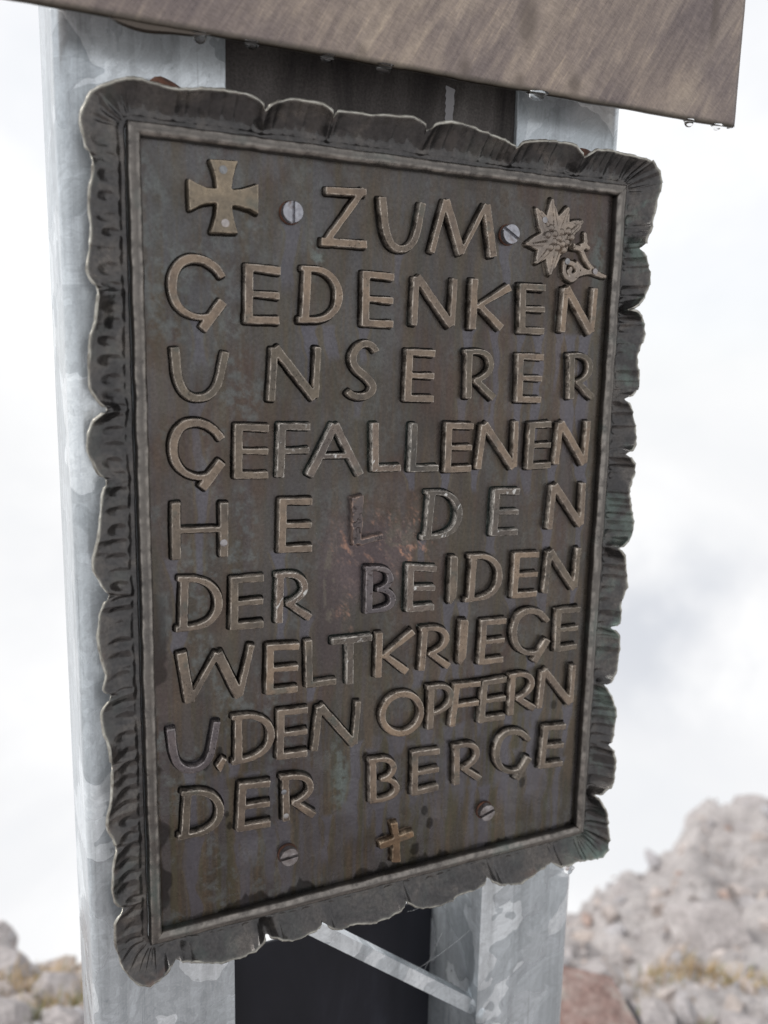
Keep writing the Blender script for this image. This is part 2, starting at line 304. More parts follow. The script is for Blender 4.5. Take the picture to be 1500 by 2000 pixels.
def letter_mat(name, face, side, worn, pit=0.5, seed=0.0, metal=0.82, scratch=0.0):
    M = Mat(name)
    oi = M.n('ShaderNodeObjectInfo')
    off = M.n('ShaderNodeVectorMath', operation='ADD'); M.l(M.coord(), off.inputs[0]); M.l(oi.outputs['Random'], off.inputs[1])
    v = off.outputs[0]
    w = M.attr('wear')
    nf = M.noise(330, 6, 0.7, v); nb = M.noise(38, 4, 0.6, v, 0.5)
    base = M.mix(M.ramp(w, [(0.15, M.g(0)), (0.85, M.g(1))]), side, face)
    base = M.mix(1.0, base, M.ramp(nf, [(0.3, M.g(0.78)), (0.7, M.g(1.24))]), 'MULTIPLY')
    base = M.mix(1.0, base, M.ramp(nb, [(0.3, (0.68, 0.70, 0.74)), (0.7, (1.26, 1.23, 1.18))]), 'MULTIPLY')
    rnd = M.ramp(oi.outputs['Random'], [(0, (0.66, 0.70, 0.70)), (0.5, (0.95, 0.93, 0.92)), (1, (1.18, 1.10, 1.02))])
    base = M.mix(1.0, base, rnd, 'MULTIPLY')
    ed = M.math('MULTIPLY', M.attr('edge'), M.ramp(M.noise(140, 3, 0.6, v), [(0.36, M.g(0.12)), (0.56, M.g(1.0))]))
    base = M.mix(ed, base, worn)
    if scratch:
        base = M.mix(M.math('MULTIPLY', w, M.ramp(M.noise(85, 4, 0.6, M.stretched((2.2, 1, 0.8), -0.6)), [(0.63, M.g(0)), (0.68, M.g(0.9))])), base, (0.55, 0.54, 0.52))
    gp = M.ramp(M.noise(52, 3, 0.6, v), [(0.60, M.g(0)), (0.72, M.g(0.55))])
    base = M.mix(gp, base, (0.085, 0.095, 0.085))
    vo = M.n('ShaderNodeTexVoronoi', feature='F1'); vo.inputs['Scale'].default_value = 420; M.l(v, vo.inputs['Vector'])
    pits = M.math('MULTIPLY', M.ramp(vo.outputs['Distance'], [(0.16, M.g(1)), (0.30, M.g(0))]),
                  M.ramp(M.noise(48, 2, 0.5, v), [(0.46, M.g(0)), (0.62, M.g(pit))]))
    base = M.mix(pits, base, (0.02, 0.018, 0.017))
    M.set(base, M.math('ADD', M.math('MULTIPLY', nb, 0.20), 0.15), metal, 0.5)
    M.bump(M.math('SUBTRACT', 0.0, pits), 0.6, 0.0008)
    M.bump(nf, 0.14, 0.0005)
    if scratch:
        s1 = M.noise(90, 4, 0.7, M.stretched((6, 6, 0.7), -0.7))
        M.bump(s1, scratch, 0.0012)
    return M.m
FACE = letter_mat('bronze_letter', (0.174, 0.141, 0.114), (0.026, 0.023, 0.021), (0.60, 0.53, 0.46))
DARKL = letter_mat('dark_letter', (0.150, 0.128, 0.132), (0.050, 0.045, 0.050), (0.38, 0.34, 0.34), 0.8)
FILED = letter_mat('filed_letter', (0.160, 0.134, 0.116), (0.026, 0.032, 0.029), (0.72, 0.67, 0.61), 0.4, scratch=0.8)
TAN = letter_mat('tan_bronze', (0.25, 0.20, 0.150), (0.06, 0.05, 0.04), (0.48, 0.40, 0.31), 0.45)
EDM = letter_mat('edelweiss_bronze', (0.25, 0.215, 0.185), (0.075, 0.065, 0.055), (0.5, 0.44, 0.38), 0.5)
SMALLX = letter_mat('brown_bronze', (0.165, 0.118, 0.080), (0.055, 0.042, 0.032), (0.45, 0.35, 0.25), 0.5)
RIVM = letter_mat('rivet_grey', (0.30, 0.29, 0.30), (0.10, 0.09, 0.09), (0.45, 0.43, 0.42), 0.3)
M = Mat('scorched_letter')
nb = M.noise(95, 6, 0.7, None, 0.6)
c = M.ramp(nb, [(0.32, (0.050, 0.043, 0.045)), (0.54, (0.115, 0.095, 0.092)), (0.63, (0.12, 0.095, 0.085)), (0.70, (0.46, 0.23, 0.14))])
c = M.mix(M.math('MULTIPLY', M.attr('edge'), M.ramp(M.noise(120, 3), [(0.36, M.g(0.1)), (0.55, M.g(1))])), c, (0.46, 0.33, 0.27))
M.set(c, 0.34, 0.7, 0.5); M.bump(M.noise(210, 6, 0.7), 0.6, 0.0014); BURNT = M.m

M = Mat('bronze_strip')
nf = M.noise(360, 6, 0.7); nb = M.noise(22, 5, 0.62, None, 0.6)
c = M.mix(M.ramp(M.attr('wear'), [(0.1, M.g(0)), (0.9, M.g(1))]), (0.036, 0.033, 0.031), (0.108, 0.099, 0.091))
c = M.mix(1.0, c, M.ramp(nf, [(0.3, M.g(0.80)), (0.7, M.g(1.22))]), 'MULTIPLY')
c = M.mix(1.0, c, M.ramp(nb, [(0.3, (0.76, 0.76, 0.78)), (0.7, (1.22, 1.20, 1.18))]), 'MULTIPLY')
c = M.mix(M.ramp(M.noise(13, 4, 0.6), [(0.58, M.g(0)), (0.72, M.g(0.5))]), c, (0.13, 0.17, 0.155))
c = M.mix(M.math('MULTIPLY', M.attr('edge'), M.ramp(M.noise(120, 3), [(0.38, M.g(0)), (0.62, M.g(0.8))])), c, (0.34, 0.31, 0.28))
M.set(c, M.math('ADD', M.math('MULTIPLY', nb, 0.30), 0.14), 0.78, 0.5)
M.bump(M.noise(60, 3, 0.5), 0.22, 0.0014); M.bump(nf, 0.06, 0.0004); STRIP = M.m

M = Mat('bronze_border')
nf = M.noise(380, 6, 0.7); nb = M.noise(34, 6, 0.62, None, 0.7)
c = M.ramp(nb, [(0.28, (0.024, 0.023, 0.024)), (0.5, (0.052, 0.048, 0.047)), (0.74, (0.108, 0.094, 0.083))])
c = M.mix(1.0, c, M.ramp(nf, [(0.3, M.g(0.6)), (0.7, M.g(1.42))]), 'MULTIPLY')
rim_ = M.attr('rimness')
c = M.mix(M.math('MULTIPLY', M.attr('lip'), M.ramp(M.noise(70, 5, 0.65), [(0.38, M.g(0.1)), (0.60, M.g(1))])), c, (0.46, 0.44, 0.38))
c = M.mix(M.math('MULTIPLY', M.ramp(M.noise(26, 5, 0.62, None, 0.5), [(0.52, M.g(0)), (0.68, M.g(0.75))]), M.attr('verdigris')), c, (0.16, 0.235, 0.20))
c = M.mix(M.math('MULTIPLY', M.ramp(M.noise(45, 4), [(0.60, M.g(0)), (0.72, M.g(0.7))]), rim_), c, (0.13, 0.07, 0.05))
M.set(c, M.math('ADD', M.math('MULTIPLY', nb, 0.30), 0.08), 0.65, 0.5); M.b.inputs['Coat Weight'].default_value = 0.38; M.b.inputs['Coat Roughness'].default_value = 0.16
M.bump(M.noise(95, 4, 0.55), 0.22, 0.0012); M.bump(nf, 0.15, 0.0005); BORDER = M.m
M = Mat('worn_rim')
nb = M.noise(90, 5, 0.65)
c = M.ramp(nb, [(0.3, (0.12, 0.105, 0.09)), (0.5, (0.32, 0.305, 0.27)), (0.72, (0.56, 0.55, 0.50))])
M.set(c, 0.38, 0.65, 0.5); M.bump(M.noise(300, 4), 0.3, 0.0006); RIMM = M.m

M = Mat('screw_steel')
nb = M.noise(260, 4)
c = M.ramp(nb, [(0.3, (0.21, 0.21, 0.23)), (0.7, (0.36, 0.36, 0.39))])
c = M.mix(M.ramp(M.noise(120, 5, 0.6), [(0.50, M.g(0)), (0.66, M.g(0.75))]), c, (0.13, 0.09, 0.075))
M.set(c, 0.26, 0.85, 0.5); M.bump(nb, 0.25, 0.0006); STEEL = M.m
M = Mat('dull_screw')
c = M.ramp(M.noise(170, 5, 0.65), [(0.3, (0.12, 0.10, 0.095)), (0.55, (0.26, 0.24, 0.24)), (0.72, (0.42, 0.40, 0.40))])
M.set(c, 0.24, 0.85, 0.5); M.bump(M.noise(300, 4), 0.3, 0.0006); DULL = M.m
M = Mat('rusty_brown')
c = M.ramp(M.noise(160, 5, 0.65), [(0.3, (0.035, 0.020, 0.016)), (0.7, (0.15, 0.065, 0.04))])
M.set(c, 0.75, 0.15, 0.3); M.bump(M.noise(500, 4), 0.6, 0.001); RUST = M.m

M = Mat('galvanised_steel')
# spangle: two sizes of crystal patch with warped outlines
wv = M.n('ShaderNodeMix', data_type='VECTOR'); 
d1 = M.n('ShaderNodeTexNoise'); d1.inputs['Scale'].default_value = 16; d1.inputs['Detail'].default_value = 3
M.l(M.coord(), d1.inputs['Vector'])
va = M.n('ShaderNodeVectorMath', operation='MULTIPLY_ADD'); M.l(d1.outputs['Color'], va.inputs[0])
va.inputs[1].default_value = (0.07, 0.07, 0.07); M.l(M.stretched((1, 0.6, 0.55), -0.8), va.inputs[2])
v1 = M.n('ShaderNodeTexVoronoi', feature='F1'); v1.inputs['Scale'].default_value = 31; M.l(va.outputs[0], v1.inputs['Vector'])
v2 = M.n('ShaderNodeTexVoronoi', feature='F1'); v2.inputs['Scale'].default_value = 95; M.l(va.outputs[0], v2.inputs['Vector'])
sx = M.n('ShaderNodeSeparateColor'); M.l(v1.outputs['Color'], sx.inputs[0])
sy = M.n('ShaderNodeSeparateColor'); M.l(v2.outputs['Color'], sy.inputs[0])
c1 = M.ramp(sx.outputs[0], [(0.0, (0.535, 0.560, 0.575)), (0.48, (0.575, 0.60, 0.615)), (0.76, (0.60, 0.622, 0.635)), (0.80, (0.82, 0.84, 0.85))])
c1 = M.mix(1.0, c1, M.ramp(sy.outputs[1], [(0.0, M.g(0.93)), (0.6, M.g(1.0)), (0.85, M.g(1.08))]), 'MULTIPLY')
c1 = M.mix(1.0, c1, M.ramp(M.noise(600, 4, 0.7), [(0.3, M.g(0.90)), (0.7, M.g(1.10))]), 'MULTIPLY')
st = M.ramp(M.noise(52, 6, 0.68, M.mapped((1, 1, 0.05))), [(0.34, M.g(0.74)), (0.54, M.g(1.03))])
scr_ = M.ramp(M.noise(260, 3, 0.6, M.mapped((1, 1, 0.02))), [(0.64, M.g(1)), (0.72, M.g(0.72))])
st = M.mix(1.0, st, scr_, 'MULTIPLY')
c1 = M.mix(1.0, c1, st, 'MULTIPLY')
v3 = M.n('ShaderNodeTexVoronoi', feature='F1'); v3.inputs['Scale'].default_value = 300; M.l(va.outputs[0], v3.inputs['Vector'])
sz3 = M.n('ShaderNodeSeparateColor'); M.l(v3.outputs['Color'], sz3.inputs[0])
c1 = M.mix(1.0, c1, M.ramp(sz3.outputs[0], [(0, M.g(0.91)), (1, M.g(1.07))]), 'MULTIPLY')
dk = M.ramp(M.noise(120, 3, 0.6, M.mapped((1, 1, 0.5))), [(0.68, M.g(0)), (0.76, M.g(0.5))])
c1 = M.mix(dk, c1, (0.22, 0.24, 0.26))
rg = M.math('ADD', M.math('MULTIPLY', sx.outputs[1], 0.14), 0.20)
M.set(M.mix(1.0, c1, (0.80, 0.825, 0.85), 'MULTIPLY'), rg, 0.55, 0.5); M.bump(M.noise(700, 3), 0.08, 0.0005); M.bump(M.noise(40, 4), 0.15, 0.001); GALV = M.m

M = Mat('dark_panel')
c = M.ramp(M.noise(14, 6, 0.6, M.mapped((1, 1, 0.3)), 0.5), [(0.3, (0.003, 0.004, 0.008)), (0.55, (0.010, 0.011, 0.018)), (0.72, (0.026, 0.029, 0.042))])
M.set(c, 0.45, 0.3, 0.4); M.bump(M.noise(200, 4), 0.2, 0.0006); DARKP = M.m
M = Mat('brown_panel')
c = M.ramp(M.noise(16, 6, 0.62, M.mapped((1.6, 1, 0.35)), 0.6), [(0.3, (0.020, 0.017, 0.017)), (0.5, (0.060, 0.052, 0.049)), (0.72, (0.12, 0.108, 0.102))])
c = M.mix(1.0, c, M.ramp(M.noise(500, 4, 0.7), [(0.3, M.g(0.6)), (0.7, M.g(1.4))]), 'MULTIPLY')
M.set(c, 0.5, 0.45, 0.4); M.bump(M.noise(420, 4), 0.25, 0.0006); BROWNP = M.m
M = Mat('chalk_smear')
M.set((0.30, 0.29, 0.30), 0.8, 0.0, 0.3); CHALK = M.m

M = Mat('brushed_bronze')
dv = M.stretched((1, 1, 0.11), -0.55)
fine = M.noise(620, 5, 0.7, M.stretched((0.30, 1, 1), -0.40))
stre = M.noise(150, 8, 0.72, dv, 0.4)
big = M.noise(9, 4, 0.5)
c = M.ramp(stre, [(0.30, (0.150, 0.122, 0.114)), (0.48, (0.195, 0.160, 0.144)), (0.60, (0.245, 0.200, 0.172)), (0.74, (0.40, 0.325, 0.255))])
pat = M.noise(34, 6, 0.62, M.stretched((1, 1, 0.22), -0.55), 0.5)
c = M.mix(M.ramp(pat, [(0.50, M.g(0)), (0.70, M.g(0.42))]), c, (0.43, 0.355, 0.28))
c = M.mix(1.0, c, M.ramp(fine, [(0.30, M.g(0.80)), (0.70, M.g(1.22))]), 'MULTIPLY')
c = M.mix(1.0, c, M.ramp(big, [(0.35, (0.76, 0.76, 0.82)), (0.65, (1.22, 1.20, 1.14))]), 'MULTIPLY')
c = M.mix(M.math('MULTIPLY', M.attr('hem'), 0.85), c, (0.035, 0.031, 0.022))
c = M.mix(M.attr('spot'), c, (0.10, 0.08, 0.068))
M.set(c, M.math('ADD', M.math('MULTIPLY', stre, 0.34), 0.14), 0.75, 0.5)
M.bump(stre, 0.12, 0.0008); M.bump(fine, 0.10, 0.0004); BOARD = M.m

M = Mat('rain_water')
M.set((1, 1, 1), 0.0, 0.0, 0.5); M.b.inputs['Transmission Weight'].default_value = 1.0; M.b.inputs['IOR'].default_value = 1.33
WATER = M.m
M = Mat('silk'); M.set((0.7, 0.7, 0.7), 0.4, 0, 0.5); SILK = M.m

def rock_mat(name, c0, c1, c2, k=1.0):
    M = Mat(name)
    oi = M.n('ShaderNodeObjectInfo')
    n1 = M.noise(5.5 * k, 8, 0.65, None, 0.4); n2 = M.noise(42, 6, 0.7)
    c = M.ramp(n1, [(0.30, c0), (0.52, c1), (0.70, c2)])
    c = M.mix(1.0, c, M.ramp(n2, [(0.3, M.g(0.7)), (0.7, M.g(1.25))]), 'MULTIPLY')
    M.set(c, 0.9, 0, 0.2); M.bump(n2, 0.8, 0.02); M.bump(M.noise(14, 6, 0.65), 0.6, 0.06)
    return M
GREY = ((0.38, 0.348, 0.342), (0.52, 0.482, 0.476), (0.62, 0.585, 0.575))
ROCK = rock_mat('limestone', *GREY).m
M = rock_mat('scree_stone', *GREY)
old = M.b.inputs['Base Color'].links[0].from_socket
M.set(M.mix(1.0, old, M.attr('tint', 'Color'), 'MULTIPLY')); SCREE = M.m
M = rock_mat('rocky_ground', (0.36, 0.33, 0.325), (0.50, 0.465, 0.455), (0.60, 0.565, 0.555))
old = M.b.inputs['Base Color'].links[0].from_socket
gr = M.ramp(M.noise(1.5, 5, 0.65), [(0.60, M.g(0)), (0.68, M.g(0.8))])
oc = M.mix(M.noise(7, 4), (0.30, 0.20, 0.08), (0.16, 0.15, 0.05))
M.set(M.mix(gr, old, oc)); GROUND = M.m
RUSTSTONE = rock_mat('reddish_stone', (0.24, 0.145, 0.125), (0.36, 0.27, 0.245), (0.46, 0.44, 0.40), 3.0).m
DARKSTONE = rock_mat('dark_stone', (0.06, 0.055, 0.06), (0.13, 0.12, 0.125), (0.22, 0.20, 0.20)).m
M = Mat('dry_grass')
oi = M.attr('tint', 'Color'); M.set(oi, 0.8, 0, 0.2); GRASS = M.m

# ------------------------------------------------------------------ the ground: a rocky knob with a higher ridge to the right
def crest_of(azd):
    el = np.interp(azd, [-180, -60, -25, -6, -0.8, 1, 4, 12, 24, 33, 37.5, 39.5, 43.6, 45.6, 46.8, 48.5, 51, 58, 75, 110, 180],
                   [-40, -40, -35, -33.4, -34.4, -36.2, -36.6, -37, -37, -36, -34.6, -34.0, -31.2, -29.4, -27.0, -26.3, -25.3, -24, -25, -38, -40])
    D = np.interp(azd, [-180, -60, -20, 4, 20, 34, 41, 50, 75, 110, 180], [2.2, 2.2, 3.4, 2.7, 2.4, 3.6, 5.2, 6.4, 6.4, 2.4, 2.2])
    return el, D

def ground_z(x, y):
    dx = x - CAM.x; dy = y - CAM.y
    D = np.hypot(dx, dy) + 1e-6; az = np.degrees(np.arctan2(dx, dy))
    el, Dc = crest_of(az)
    t = np.clip((D - 1.9) / (Dc - 1.9), 0, 1)
    e0 = -np.degrees(np.arctan2(CAM.z, 1.9))
    eD = e0 + (el - e0) * t ** 0.85
    z = np.where(D < 1.9, 0.0, CAM.z + D * np.tan(np.radians(eD)))
    over = np.clip(D - Dc, 0, None)
    z = z - over * 1.1 - over ** 2 * 0.10
    z = np.maximum(z, -60)
    a = np.clip((D - 1.0) / 4.0, 0.12, 0.72)
    n = (fbm(x * 1.7, y * 1.7, 3, 5, 0.55) - 0.5) * 0.42 + (fbm(x * 6, y * 6, 9, 4, 0.6) - 0.5) * 0.30
    rid = 1 - np.abs(2 * fbm(x * 2.3, y * 2.3, 21, 3) - 1)
    rid2 = 1 - np.abs(2 * fbm(x * 7 + y * 2, y * 7 - x * 2, 33, 3) - 1)
    return z + a * n + a * 0.20 * (rid - 0.75) + a * 0.10 * (rid2 - .75)

NA, NR = 900, 150
az_ = np.linspace(-math.pi, math.pi, NA, endpoint=False)
rr_ = np.concatenate([[0.05], np.geomspace(0.25, 9.5, NR - 14), np.geomspace(10.5, 42, 13)])
AZ, RR = np.meshgrid(az_, rr_, indexing='ij')
gx = CAM.x + RR * np.sin(AZ); gy = CAM.y + RR * np.cos(AZ)
gz = ground_z(gx, gy)
V = np.stack([gx, gy, gz], -1).reshape(-1, 3)
ii, jj = np.meshgrid(np.arange(NA), np.arange(NR - 1), indexing='ij')
i2 = (ii + 1) % NA
F = np.stack([ii * NR + jj, ii * NR + jj + 1, i2 * NR + jj + 1, i2 * NR + jj], -1).reshape(-1, 4)
g_ = mesh_obj('rocky_ground', V.tolist(), F[:, ::-1].tolist(), GROUND, smooth=180)
tag(g_, kind='structure')

def at(azd, D):
    x = CAM.x + D * math.sin(math.radians(azd)); y = CAM.y + D * math.cos(math.radians(azd))
    return x, y, float(ground_z(np.array([x]), np.array([y]))[0])

# icosphere base
def ico(sub):
    t = (1 + 5 ** .5) / 2
    v = [(-1, t, 0), (1, t, 0), (-1, -t, 0), (1, -t, 0), (0, -1, t), (0, 1, t), (0, -1, -t), (0, 1, -t), (t, 0, -1), (t, 0, 1), (-t, 0, -1), (-t, 0, 1)]
    f = [(0, 11, 5), (0, 5, 1), (0, 1, 7), (0, 7, 10), (0, 10, 11), (1, 5, 9), (5, 11, 4), (11, 10, 2), (10, 7, 6), (7, 1, 8),
         (3, 9, 4), (3, 4, 2), (3, 2, 6), (3, 6, 8), (3, 8, 9), (4, 9, 5), (2, 4, 11), (6, 2, 10), (8, 6, 7), (9, 8, 1)]
    v = [np.array(p) / np.linalg.norm(p) for p in v]
    for _ in range(sub):
        ed = {}; nf = []
        def mid(a, b):
            k = (min(a, b), max(a, b))
            if k not in ed:
                p = v[a] + v[b]; v.append(p / np.linalg.norm(p)); ed[k] = len(v) - 1
            return ed[k]
        for a, b, c in f:
            ab, bc, ca = mid(a, b), mid(b, c), mid(c, a)
            nf += [(a, ab, ca), (b, bc, ab), (c, ca, bc), (ab, bc, ca)]
        f = nf
    return np.array(v), np.array(f)

rng = np.random.default_rng(5)
def facet(v, rg, k=9, amt=0.35):
    # chip planes off a ball so that it reads as broken rock
    v = v.copy()
    for _ in range(k):
        n = rg.normal(size=3); n /= np.linalg.norm(n); d = 1 - amt * rg.uniform(0.4, 1.4)
        s = v @ n
        over = np.clip(s - d, 0, None)
        v -= over[:, None] * n * 0.96
    return v

v0, f0 = ico(1)
protos = [facet(v0, rng, 7, 0.5) for _ in range(40)]
SV, SF, ST = [], [], []
base = 0
def rand_rot(rg):
    q = rg.normal(size=4); q /= np.linalg.norm(q); w, x, y, z = q
    return np.array([[1 - 2 * (y * y + z * z), 2 * (x * y - z * w), 2 * (x * z + y * w)], [2 * (x * y + z * w), 1 - 2 * (x * x + z * z), 2 * (y * z - x * w)],
                     [2 * (x * z - y * w), 2 * (y * z + x * w), 1 - 2 * (x * x + y * y)]])
NS = 6000
azs = np.where(rng.random(NS) < 0.42, rng.uniform(-14, 9, NS), rng.uniform(31, 66, NS))
u = rng.random(NS)
elc, Dcs = crest_of(azs)
Ds = 1.25 * (Dcs * 1.02 / 1.25) ** u
sx_ = CAM.x + Ds * np.sin(np.radians(azs)); sy_ = CAM.y + Ds * np.cos(np.radians(azs))
sz_ = ground_z(sx_, sy_)
for k in range(NS):
    s = (0.010 + 0.055 * rng.random() ** 4.5) * (Ds[k] / 1.9) ** 0.30
    p = protos[k % 40] * np.array([1, rng.uniform(0.6, 1), rng.uniform(0.4, 0.8)]) * s
    p = p @ rand_rot(rng).T + np.array([sx_[k], sy_[k], sz_[k] - s * 0.22])
    SV.append(p); SF.append(f0 + base); base += len(p)
    b = rng.uniform(0.84, 1.18); wrm = rng.uniform(-0.05, 0.07)
    tn = np.array([b * (1 + wrm), b, b * (1 - wrm), 1])
    if rng.random() < 0.03: tn = np.array([b * 1.04, b * 0.86, b * 0.77, 1])
    ST.append(np.tile(tn, (len(p), 1)))
sc_ = mesh_obj('scree', np.concatenate(SV).tolist(), np.concatenate(SF).tolist(), SCREE)
cattr(sc_.data, 'tint', np.concatenate(ST)); tag(sc_, 'loose pale broken stones covering the rocky summit', 'scree', kind='stuff')

# dry grass tufts between the stones
GV, GF, GT = [], [], []
def tuft(azd, D, n, spread, h, ochre):
    for _ in range(n):
        x, y, z = at(azd + rng.normal() * spread / D * 40, D + rng.normal() * spread)
        a = rng.uniform(0, 6.283); ln = h * rng.uniform(0.5, 1.2); w = h * 0.035
        dx, dy = math.cos(a), math.sin(a); lean = rng.uniform(0.25, 0.9) * ln
        b = len(GV)
        for q, ww in ((0, 1), (0.55, 0.8), (1, 0.15)):
            px_, py_, pz_ = x + dx * lean * q * q, y + dy * lean * q * q, z - 0.01 + ln * q
            GV.append((px_ - dy * w * ww, py_ + dx * w * ww, pz_)); GV.append((px_ + dy * w * ww, py_ - dx * w * ww, pz_))
        GF.append((b, b + 1, b + 3, b + 2)); GF.append((b + 2, b + 3, b + 5, b + 4))
        k = rng.uniform(0.7, 1.3)
        cc = (0.40 * k, 0.29 * k, 0.16 * k, 1) if rng.random() < ochre else (0.20 * k, 0.22 * k, 0.10 * k, 1)
        GT.extend([cc] * 6)
for a, D, n, sp_, h, oc_ in ((47.2, 3.0, 330, 0.12, 0.05, 0.9), (50.2, 3.1, 330, 0.13, 0.06, 0.85), (45.2, 2.8, 200, 0.10, 0.045, 0.75), (44.2, 2.4, 110, 0.05, 0.04, 0.4),
                           (48.5, 2.3, 110, 0.06, 0.04, 0.3), (1.2, 2.42, 260, 0.10, 0.06, 0.9), (2.9, 2.30, 260, 0.09, 0.06, 0.7), (0.6, 2.15, 140, 0.05, 0.05, 0.4), (4.5, 2.2, 120, 0.06, 0.05, 0.6)):
    tuft(a, D, n, sp_, h, oc_)
gr_ = mesh_obj('dry_grass', GV, GF, GRASS); cattr(gr_.data, 'tint', np.array(GT)); tag(gr_, 'ochre and green dry grass tufts growing between the stones', 'grass', kind='stuff')

# single boulders
vB, fB = ico(3)
def boulder(azd, D, size, mat, label, name='boulder', sink=0.25, grp='boulders lying on the rocky summit', sq=(1, .85, .7), rot=True, dz=0.0):
    rg = np.random.default_rng(int(abs(azd * 97) + D * 31))
    v = facet(vB, rg, 14, 0.34)
    v = v + vB * (vnoise(vB[:, 0] * 4 + 9, vB[:, 1] * 4 + vB[:, 2] * 3, 5)[:, None] - 0.5) * 0.10
    v = v * np.array(sq)
    if rot: v = v @ rand_rot(rg).T
    x, y, z = at(azd, D)
    o = mesh_obj(name, (v * size).tolist(), fB.tolist(), mat, smooth=38, loc=(x, y, z + size * (0.5 - sink) + dz))
    return tag(o, label, 'boulder', grp)
for a in (
    (48.4, 3.8, 0.24, ROCK, 'large pale boulder above the ochre grass at the right edge', 'boulder', .62),
    (47.4, 6.15, 0.20, ROCK, 'grey block forming the step at the top of the right ridge', 'boulder', .9),
    (50.2, 6.2, 0.22, ROCK, 'grey rock on the ridge top nearest the right edge of the photo', 'boulder', .9),
    (43.0, 4.9, 0.12, ROCK, 'small grey rock halfway down the skyline of the right ridge', 'boulder', .3),
    (41.4, 2.75, 0.12, ROCK, 'pale rock just behind the reddish slab', 'boulder', .25),
    (45.4, 2.28, 0.085, ROCK, 'white stone in front of the ochre grass, right of the dark stone', 'boulder', .25),
    (51.0, 2.45, 0.10, ROCK, 'pale stone low down by the right edge of the photo', 'boulder', .25),
    (-1.2, 2.62, 0.14, ROCK, 'grey rock at the top of the left skyline', 'boulder', .75),
    (2.3, 2.28, 0.085, ROCK, 'pale whitish rock beside the brown grass left of the post', 'boulder', .25),
    (-0.5, 2.05, 0.075, ROCK, 'pale rock at the left edge below the skyline rock', 'boulder', .25),
    (3.0, 1.95, 0.06, ROCK, 'light stone at the bottom left close to the steel post', 'boulder', .25),
    (43.3, 2.12, 0.07, DARKSTONE, 'small dark stone at the bottom beside the reddish slab', 'boulder', -.05),
):
    boulder(*a)
x, y, z = at(40.3, 1.80)
rgs = np.random.default_rng(8)
sl = np.array([(-.30, -.16, .0), (.12, -.20, -.03), (.27, -.02, -.02), (.20, .17, .0), (-.10, .21, .02), (-.32, .08, .01)])
n = len(sl); sv = []
for h_, k_ in ((-.10, 1.0), (.05, 1.03), (.085, .95), (.09, .55)):
    for p in sl: sv.append((p[0] * k_ * .62, p[1] * k_ * .62, h_ + p[2] * .7 + rgs.uniform(-.006, .006) + p[0] * .10))
sf = [(q * n + k, q * n + (k + 1) % n, (q + 1) * n + (k + 1) % n, (q + 1) * n + k) for q in range(3) for k in range(n)] + [tuple(range(3 * n, 4 * n))]
o = mesh_obj('stone_slab', sv, sf, RUSTSTONE, loc=(x, y, z + .02))
o.rotation_euler = (0, 0, .5)
tag(o, 'reddish brown flat slab beside the foot of the right steel post', 'stone slab')

# ------------------------------------------------------------------ steel frame of the cross (origin = plaque top-left corner; mm to m)
OX, OZ = -0.210, 1.75
frame = tag(empty('steel_frame', (0.0, 0.085, 0.0)), 'galvanised steel frame of two square posts with a diagonal brace behind the plaque', 'steel frame')
def P3(x, y, z):           # plaque millimetres to coordinates inside the steel frame
    return (x * MM + OX, y * MM - 0.085, z * MM + OZ)

def prism(name, prof, z0, z1, mat, parent, ang=30, segs=1):
    n = len(prof); vs_ = []; fs = []
    for s in range(segs + 1):
        z = z0 + (z1 - z0) * s / segs
        vs_ += [P3(x, y, z) for x, y in prof]
    for s in range(segs):
        for k in range(n):
            a, b = s * n + k, s * n + (k + 1) % n
            fs.append((a, b, b + n, a + n))
    fs.append(tuple(range(n))[::-1]); fs.append(tuple(range(segs * n, segs * n + n)))
    return mesh_obj(name, vs_, fs, mat, parent, smooth=ang)

def rrect(x0, x1, y0, y1, rads):
    # corners in order: (x0,y0) (x1,y0) (x1,y1) (x0,y1), counter-clockwise from above
    pts = []
    for (cx, cy, sx, sy, a0), r in zip(((x0, y0, 1, 1, 180), (x1, y0, -1, 1, 270), (x1, y1, -1, -1, 0), (x0, y1, 1, -1, 90)), rads):
        n = 8 if r > 5 else 3
        for k in range(n + 1):
            a = math.radians(a0 + 90 * k / n)
            pts.append((cx + sx * r + r * math.cos(a), cy + sy * r + r * math.sin(a)))
    return pts
GZ = -1820
prism('post', rrect(-41, 75.8, 25, 145, (10, 1.2, 2, 10)), GZ, 620, GALV, frame)
prism('post', rrect(325, 440, 25, 145, (1.2, 17, 15, 2)), GZ, 620, GALV, frame)
def pbox(name, x0, x1, y0, y1, z0, z1, mat, parent=frame):
    v, f = box_data(x0, x1, y0, y1, z0, z1)
    return mesh_obj(name, [P3(*p) for p in v], f, mat, parent)
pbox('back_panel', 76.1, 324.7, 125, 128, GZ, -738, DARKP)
pbox('infill_panel', 76.1, 324.7, 29, 32, -90, 620, BROWNP)
# diagonal brace: an angle bar, one leg upright in front, the other lying back on top
def brace(name, xa, za, xb, zb, w, t, y0, dep):
    d = math.hypot(xb - xa, zb - za); ux, uz = (xb - xa) / d, (zb - za) / d; nx, nz = -uz, ux
    if nz < 0: nx, nz = -nx, -nz
    prof = [(0, y0), (w, y0), (w, y0 + dep), (w - t, y0 + dep), (w - t, y0 + t), (0, y0 + t)]
    vs_ = [P3(x + nx * o, y, z + nz * o) for (x, z) in ((xa, za), (xb, zb)) for o, y in prof]
    n = 6; fs = [(k, (k + 1) % n, (k + 1) % n + n, k + n) for k in range(n)] + [tuple(range(n))[::-1], tuple(range(n, 2 * n))]
    return mesh_obj(name, vs_, fs, GALV, frame)
brace('brace', 77.5, -615.0, 323.5, -811.6, 14.2, 3, 33, 12)
